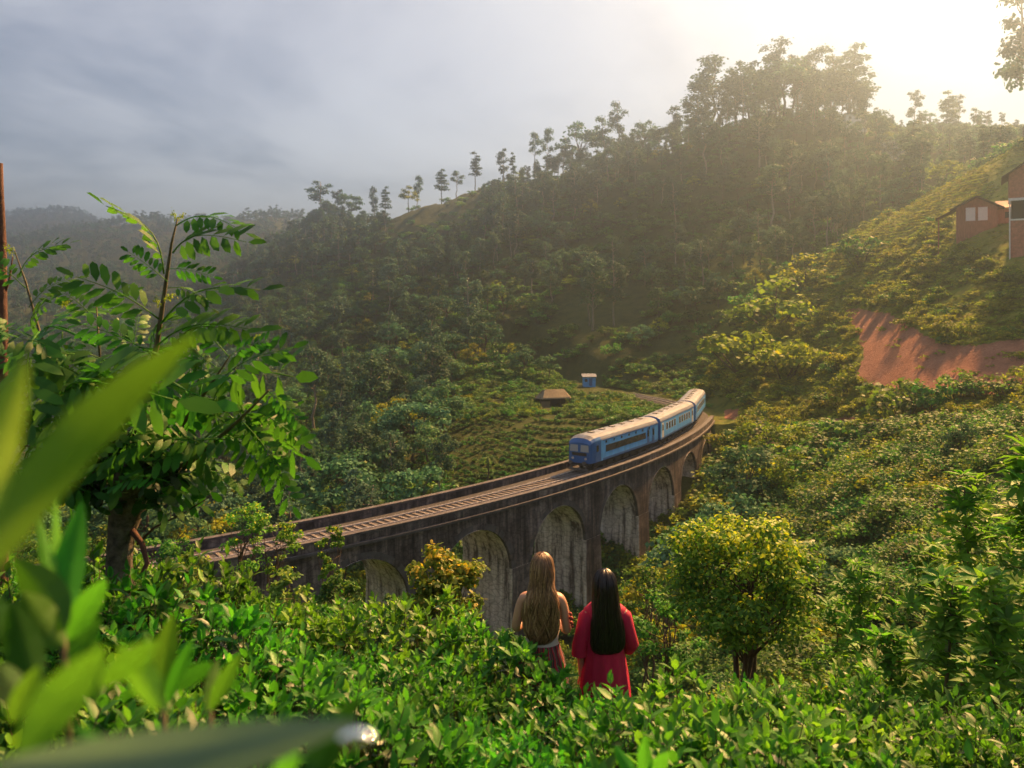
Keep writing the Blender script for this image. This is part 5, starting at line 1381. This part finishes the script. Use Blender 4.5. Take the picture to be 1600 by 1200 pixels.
for a, b_, d0, d1, wp, ti, rl, bd, mt in (
    ((-50,930),(310,522),.42,.52,118,.98,.55,.10,'tea'), ((-30,830),(42,560),.42,.46,85,.95,.4,.05,'tea'),
    ((-10,1195),(556,1128),.42,.45,112,.8,-.25,.12,'tea_wet'), ((30,1200),(165,1010),.50,.52,95,.85,.4,.08,'tea'), ((160,1075),(245,1000),.6,.6,60,.9,.5,.0,'tea'), ((250,1110),(185,1005),.6,.62,58,.9,-.4,.05,'tea'),
    ((98,985),(128,785),.95,1.0,60,.45,.3,.04,'tea'), ((95,985),(88,775),.95,1.0,34,.95,.9,.0,'tea'), ((90,950),(60,800),.97,1.0,30,.8,.7,.0,'tea'), ((100,985),(22,872),.9,.92,80,.35,-.3,.1,'tea'), ((108,1000),(165,905),.95,.95,52,.85,.3,.05,'tea'), ((100,1010),(35,925),.9,.88,80,.15,.4,.05,'tea'),
    ((60,1080),(18,940),.8,.8,70,.1,.2,.04,'tea'), ((60,1100),(0,1040),.8,.76,60,.2,.5,.1,'tea_wet'), ((100,1060),(158,965),.95,.98,55,.3,.5,.05,'tea'), ((150,1100),(150,1000),.9,.9,40,.6,.4,.0,'tea'), ((250,1100),(270,960),1.1,1.1,48,.4,.3,.05,'tea'), ((262,1100),(300,1000),1.1,1.1,36,.8,.5,.0,'tea'), ((265,1110),(225,985),1.1,1.15,40,.5,.4,.05,'tea'),
    ((330,1110),(375,1022),1.0,1.0,40,.95,.6,.0,'tea'), ((325,1110),(340,1030),1.0,1.05,30,.6,.4,.0,'tea'), ((280,1080),(330,1035),1.0,1.0,40,.4,.5,.05,'tea'), ((0,1000),(-30,920),.8,.8,70,.2,.2,.05,'tea'), ((20,1130),(60,1040),.7,.7,50,.75,.5,.0,'tea'),
    ((480,1250),(560,1090),.8,.85,70,.25,.6,.05,'tea'), ((300,1260),(280,1150),.6,.6,60,.6,.4,.05,'tea'), ((420,1250),(470,1160),.7,.7,40,.9,.4,.0,'tea'), ((200,1260),(120,1130),.55,.55,80,.6,.4,.05,'tea'),
    ((1010,1230),(1008,1150),1.6,1.6,32,.85,.3,.02,'tea'), ((1012,1230),(1045,1175),1.6,1.6,34,.85,.4,.05,'tea'), ((1008,1230),(960,1165),1.6,1.6,30,.8,.5,.05,'tea'), ((1012,1235),(985,1210),1.6,1.58,30,.6,.5,.05,'tea')):
    blade(a, b_, d0, d1, wp, ti, rl, bd, mt)
for pts, r_ in ((((-40,905,.44),(-60,1100,.5),(-50,1400,.6)), .003), (((98,990,.95),(105,1100,.95),(110,1300,.95)), .004), (((255,1110,1.1),(262,1250,1.1),(262,1400,1.1)), .004), (((10,1230,.42),(-40,1300,.5),(-60,1500,.6)), .003), (((328,1110,1.0),(335,1250,1.0),(330,1400,1.0)), .003), (((1011,1230,1.6),(1010,1300,1.6),(1010,1420,1.6)), .004), (((-30,830,.42),(-45,1000,.46),(-60,1300,.5)), .003)):
    g = Geo(); g.tube([W(*p)-no for p in pts], r_, 6); g.build('stem', M['twig'], near, True)
m, t, b = mat('clear_water'); b.inputs['Base Color'].default_value = (1, 1, 1, 1); b.inputs['Roughness'].default_value = 0.02; b.inputs['IOR'].default_value = 1.33; b.inputs['Transmission Weight'].default_value = 1.0
M['water'] = m
wd_ = W(557, 1140, .44); g = Geo(); rings = []
for q in np.linspace(0, 1, 9):
    rr_ = 0.0075*math.sin(math.pi*min(max(q, 0.03), 0.97))**0.7; rings.append([(rr_*math.cos(a)*1.35, rr_*math.sin(a), -0.008*q) for a in np.linspace(0, 2*np.pi, 12, endpoint=False)])
g.loft(rings); dr = g.build('water_drop', M['water'], None, True); dr.location = tuple(wd_); tag(dr, 'clear water drop hanging from the tip of the wet leaf', 'water drop')

# grass tufts at the far side of the hedge
for k, (px_, d_, row, n, lab) in enumerate(((1225, 5.6, 1100, 14, 'arching grass tuft on the hedge under the round tree'), (1135, 5.7, 1085, 8, 'upright grass blades behind the hedge left of the round tree stems'), (1420, 5.2, 1165, 12, 'grass tuft at the right end of the hedge'), (1330, 5.4, 1130, 8, 'thin grass blades between hedge and saplings'))):
    p = W(px_, row, d_); zg = ground_z(p[0], d_); o = thing('grass_tuft', lab, 'grass tuft', (p[0], p[1], zg)); rg = np.random.default_rng(500+k)
    hgt = p[2]-zg
    for i in range(n):
        a = rg.uniform(0, 6.28); ln = hgt*rg.uniform(0.9, 1.25); w_ = rg.uniform(0.05, 0.4)*ln*0.6
        t_ = np.linspace(0, 1, 8); C = np.stack([math.cos(a)*w_*t_**2, math.sin(a)*w_*t_**2, ln*(t_-0.3*(w_/ln)*t_**3*2)], -1)
        sd_ = np.array([-math.sin(a), math.cos(a), 0]); w2 = (0.006*(1-t_**2)+0.0006)[:, None]
        g = Geo(); g.loft([C-sd_*w2, C+sd_*w2], closed=False, tint=rg.uniform(0.4, 0.8)); g.build('blade', M['tea'], o)

# ------------------------------------------------------------------ two women looking at the train
M['skin'] = plain('skin', (0.50, 0.27, 0.18), 0.5, noise=0.06, nscale=6)
M['skin2'] = plain('fair_skin', (0.52, 0.30, 0.21), 0.5, noise=0.06, nscale=6)
M['hair_fair'] = leafmat('fair_brown_hair', (0.05, 0.024, 0.012), (0.32, 0.18, 0.085), (0.46, 0.30, 0.15), 0.06, 0.42, 0.5, 0.0)
M['hair_dark'] = leafmat('black_hair', (0.007, 0.005, 0.005), (0.020, 0.013, 0.011), None, 0.02, 0.33, 0.5, 0.0)
M['crimson'] = plain('crimson_cloth', (0.42, 0.008, 0.05), 0.75, noise=0.22, nscale=14, stretch=(1, 1, 0.35), bump=0.25)
M['white_cloth'] = plain('pale_cloth', (0.50, 0.44, 0.42), 0.8, noise=0.06, nscale=12)
m, t, b = mat('striped_skirt')
tcn = N(t, 'ShaderNodeTexCoord'); sp = N(t, 'ShaderNodeSeparateXYZ'); L(t, tcn.outputs['Object'], sp.inputs[0])
at2 = N(t, 'ShaderNodeMath', operation='ARCTAN2'); L(t, sp.outputs[0], at2.inputs[0]); L(t, sp.outputs[1], at2.inputs[1])
nz = N(t, 'ShaderNodeTexNoise'); nz.inputs['Scale'].default_value = 9; L(t, tcn.outputs['Object'], nz.inputs['Vector'])
mu = N(t, 'ShaderNodeMath', operation='MULTIPLY_ADD'); L(t, at2.outputs[0], mu.inputs[0]); mu.inputs[1].default_value = 3.2; L(t, nz.outputs[0], mu.inputs[2])
fr = N(t, 'ShaderNodeMath', operation='FRACT'); L(t, mu.outputs[0], fr.inputs[0])
rs = ramp(t, [(0.0, (0.34, 0.015, 0.025)), (0.22, (0.02, 0.018, 0.025)), (0.50, (0.36, 0.09, 0.03)), (0.58, (0.03, 0.02, 0.03)), (0.82, (0.36, 0.32, 0.29)), (0.87, (0.22, 0.015, 0.025))], 'CONSTANT'); L(t, fr.outputs[0], rs.inputs[0])
L(t, rs.outputs[0], b.inputs['Base Color']); b.inputs['Roughness'].default_value = 0.85
M['skirt'] = m

def body(parent, H, arms, matn):
    """continuous figure grown over a joint skeleton; arms = [(elbow, wrist), (elbow, wrist)] left, right"""
    k = H/1.66
    Vx, E, Rd = [], [], []
    def v(p, r, link=None):
        Vx.append(tuple(np.array(p)*k)); Rd.append((r[0]*k, r[1]*k) if hasattr(r, '__len__') else (r*k, r*k))
        if link is not None: E.append((link, len(Vx)-1))
        return len(Vx)-1
    pel = v((0, 0, .95), (.135, .10)); sp1 = v((0, 0, 1.07), (.115, .085), pel); ch = v((0, -.005, 1.22), (.125, .09), sp1); uc = v((0, -.01, 1.34), (.115, .075), ch)
    nk = v((0, .0, 1.42), .05, uc); hb_ = v((0, .01, 1.48), .052, nk); hd = v((0, .03, 1.56), (.075, .088), hb_); ht_ = v((0, .02, 1.62), (.062, .07), hd)
    v((0, .125, 1.54), .016, hd)                                   # nose
    for s_, (el, wr) in zip((-1, 1), arms):
        sh = v((s_*.155, -.01, 1.365), .052, uc); e = v(el, .038, sh); w = v(wr, .026, e)
        dv = np.array(wr)-np.array(el); dv = dv/np.linalg.norm(dv)
        sd_ = np.cross(dv, (0, 0, 1.0)) if abs(dv[2]) < 0.8 else np.cross(dv, (0, 1.0, 0)); sd_ /= np.linalg.norm(sd_); pn = np.cross(sd_, dv)
        pm = v(np.array(wr)+dv*.05, (.034, .018), w)
        for f in range(4):
            b0 = v(np.array(wr)+dv*.085+sd_*(f-1.5)*.019, .0095, pm)
            ln = (.036, .042, .039, .030)[f]
            b1 = v(np.array(wr)+dv*(.085+ln)+sd_*(f-1.5)*.021+pn*.008, .0085, b0); v(np.array(wr)+dv*(.085+ln*1.7)+sd_*(f-1.5)*.021+pn*.028, .007, b1)
        t0 = v(np.array(wr)+dv*.035+sd_*.036, .010, pm); v(np.array(wr)+dv*.070+sd_*.052+pn*.01, .008, t0)
    for s_ in (-1, 1):
        hp = v((s_*.085, 0, .88), (.085, .09), pel); kn = v((s_*.095, .01, .49), .056, hp); an = v((s_*.10, -.01, .09), .036, kn); v((s_*.11, .13, .035), (.034, .025), an)
    me = bpy.data.meshes.new('body'); me.from_pydata(Vx, E, []); me.materials.append(M[matn])
    o = put('body', me, parent)
    md = o.modifiers.new('skin', 'SKIN'); md.use_smooth_shade = True
    if not me.skin_vertices: pass
    for i, r in enumerate(Rd):
        me.skin_vertices[0].data[i].radius = r
    me.skin_vertices[0].data[0].use_root = True
    sb_ = o.modifiers.new('round', 'SUBSURF'); sb_.levels = sb_.render_levels = 2
    return o
def ell(cx, cy, z, rx, ry, n=28, wob_=0.0, ph=0.0, kf=7):
    a = np.linspace(0, 2*np.pi, n, endpoint=False)
    w = 1+wob_*np.sin(kf*a+ph)
    return np.stack([cx+rx*w*np.cos(a), cy+ry*w*np.sin(a), np.full(n, z)], -1)
def dense(rows, n):
    """smooth rows of (z, cx, cy, rx, ry) resampled"""
    rows = np.array(rows, float); t0 = np.linspace(0, 1, len(rows)); t1 = np.linspace(0, 1, n)
    out = np.stack([np.interp(t1, t0, rows[:, j]) for j in range(5)], -1)
    for _ in range(2): out[1:-1] = (out[:-2]+2*out[1:-1]+out[2:])/4
    return out
def hair(parent, rows, matn, seed, wave, n_str, tint, frizz):
    rng = np.random.default_rng(seed); D_ = dense(rows, 34)
    g = Geo(); g.loft([ell(c[1]+wave*0.08*math.sin(i*0.55), c[2], c[0], c[3]*0.95, c[4]*0.95, 32, 0.045 if i > 8 else 0.015, i*wave*9, 9) for i, c in enumerate(D_)], tint=tint*0.45)
    for _ in range(n_str):
        a = rng.uniform(0, 2*np.pi); i0 = rng.integers(1, 14); i1 = rng.integers(25, 34)
        if math.sin(a) > 0.2 and i0 > 4: a = -a
        ph = rng.uniform(0, 6.28); fq = rng.uniform(0.45, 0.8); P = []
        grow_ = rng.uniform(0.94, 1.03+frizz)
        for i in range(i0, i1):
            c = D_[i]; da = wave*2.2*math.sin(i*fq+ph)*(i/34)
            k_ = grow_+(frizz*0.6*math.sin(i*0.9+ph) if i > 10 else 0)
            P.append((c[1]+c[3]*k_*math.cos(a+da), c[2]+c[4]*k_*math.sin(a+da), c[0]))
        if len(P) > 3: g.tube(P, np.concatenate([np.full(len(P)-2, rng.uniform(0.0025, 0.0055)), [0.002, 0.001]]), 4, float(np.clip(tint+rng.normal()*0.28, 0, 1)), cap=False)
    return g.build('hair', M[matn], parent, True)
# woman with long fair hair
X1, Y1 = (847-CX)/F*6.0, 6.0
p1 = thing('person', 'woman with long wavy fair hair, bare shoulders and a striped red skirt', 'person', (X1, Y1, ground_z(X1, Y1)-0.06), R(-4), 'two women watching the train', (0.94, 1, 1))
body(p1, 1.66, [((-.215, -.02, 1.12), (-.10, .20, 1.14)), ((.205, -.01, 1.11), (.09, .21, 1.13))], 'skin')
hair(p1, [(1.692, 0, .015, .006, .006), (1.686, 0, .015, .030, .034), (1.674, 0, .014, .052, .058), (1.652, 0, .012, .072, .082), (1.60, 0, .005, .088, .10), (1.54, 0, -.005, .088, .10), (1.48, 0, -.02, .086, .09), (1.44, 0, -.045, .098, .075), (1.38, 0, -.075, .118, .06), (1.31, -.004, -.085, .132, .055), (1.23, -.006, -.085, .138, .05), (1.16, -.006, -.085, .132, .048), (1.10, -.006, -.085, .108, .042), (1.06, -.008, -.085, .075, .03), (1.03, -.01, -.085, .03, .012)], 'hair_fair', 5, 0.12, 460, 0.55, 0.06)
g = Geo(); rr = dense([(1.42, 0, -.085, .02, .012), (1.445, 0, -.098, .075, .012), (1.46, 0, -.10, .02, .01)], 5)
P_ = [(.076*math.cos(a), -.03+.084*math.sin(a), 1.455+.012*math.sin(a*3)) for a in np.linspace(math.pi*1.02, math.pi*1.98, 14)]
g.tube(P_, 0.008, 6, 0.75); g.build('hair_tie_braid', M['hair_fair'], p1, True)
g = Geo(); g.loft([ell(0, -.004, z_, rx, ry, 30, 0.02, z_*40, 5) for z_, rx, ry in ((.985, .142, .108), (1.05, .130, .100), (1.11, .136, .103), (1.165, .142, .107))], cap=False); g.build('top', M['white_cloth'], p1, True)
g = Geo(); g.loft([ell(0, -.004+0.0*z_, z_, rx, ry, 48, w_, 0.5, 12) for z_, rx, ry, w_ in ((1.03, .138, .106, .0), (.99, .150, .115, .01), (.92, .176, .135, .02), (.82, .195, .155, .035), (.65, .215, .18, .05), (.45, .235, .205, .065), (.22, .255, .23, .075))], cap=False); g.build('skirt', M['skirt'], p1, True)
g = Geo()
for q, (dz, rr_) in enumerate(((0, .012), (-.03, .016), (-.065, .012), (-.09, .008))): g.tube([(.222+.004*q, -.052-.002*q, 1.27+dz), (.232+.004*q, -.048, 1.25+dz)], rr_, 6)
g.build('arm_tattoo', plain('red_tattoo', (0.30, 0.03, 0.03), 0.6), p1, True)
# woman with long black hair in crimson
X2, Y2 = (945-CX)/F*6.0, 6.0
H2 = 1.60; k2 = H2/1.66
p2 = thing('person', 'woman with long straight black hair in a crimson dress with loose sleeves', 'person', (X2, Y2, ground_z(X2, Y2)-0.06), R(3), 'two women watching the train', (0.95, 1, 1))
body(p2, H2, [((-.205, -.01, 1.10), (-.185, .05, .88)), ((.215, .0, 1.10), (.13, .20, 1.02))], 'skin2')
hair(p2, [(1.625, 0, .015, .006, .006), (1.619, 0, .015, .032, .036), (1.606, 0, .013, .055, .062), (1.580, 0, .010, .077, .088), (1.53, 0, .0, .093, .105), (1.46, 0, -.01, .098, .105), (1.38, 0, -.04, .105, .085), (1.31, 0, -.07, .112, .062), (1.25, .003, -.085, .122, .052), (1.18, .006, -.09, .130, .048), (1.12, .006, -.092, .132, .045), (1.075, .004, -.092, .124, .042), (1.045, .0, -.092, .10, .036), (1.03, -.01, -.092, .055, .02)], 'hair_dark', 6, 0.012, 260, 0.40, 0.012)
g = Geo()
g.loft([ell(0, -.006, z_*k2, rx, ry, 44, w_, 1.0, 11) for z_, rx, ry, w_ in ((1.445, .070, .062, 0), (1.425, .12, .080, 0), (1.385, .168, .095, 0), (1.34, .172, .105, 0), (1.28, .168, .112, .008), (1.18, .160, .112, .012), (1.08, .152, .110, .03), (.98, .164, .122, .045), (.88, .180, .138, .055), (.75, .195, .155, .065), (.58, .205, .17, .05), (.42, .215, .18, .055))], cap=False)
for s_, el, en in ((-1, (-.207, -.01, 1.10), (-.203, .0, 1.04)), (1, (.217, .0, 1.10), (.20, .04, 1.075))):
    sh = np.array([s_*.105, -.01, 1.362]); e_ = np.array(el); n_ = np.array(en)
    P_ = np.array([sh, sh*0.78+e_*0.22+np.array([s_*.022, 0, 0.012]), sh*0.45+e_*0.55+np.array([s_*.014, 0, 0]), e_, n_])*k2
    g.tube(P_, [0.055, 0.070, 0.064, 0.062, 0.068], 14, cap=False)
g.build('dress', M['crimson'], p2, True)

# ------------------------------------------------------------------ haze in the valley air
g = Geo(); g.box((-2300, -2300, -75), (2300, 2300, 185))
hz = g.build('haze', [])
hm = bpy.data.materials.new('valley_haze'); hm.use_nodes = True
ht = hm.node_tree; ht.nodes.clear()
ho = N(ht, 'ShaderNodeOutputMaterial'); pv = N(ht, 'ShaderNodeVolumePrincipled')
pv.inputs['Color'].default_value = (0.50, 0.72, 1.0, 1)
pv.inputs['Density'].default_value = 0.00095
pv.inputs['Anisotropy'].default_value = 0.86
L(ht, pv.outputs[0], ho.inputs['Volume'])
hz.data.materials.clear(); hz.data.materials.append(hm)
tag(hz, 'pale bluish haze filling the valley air', None, None, 'stuff')
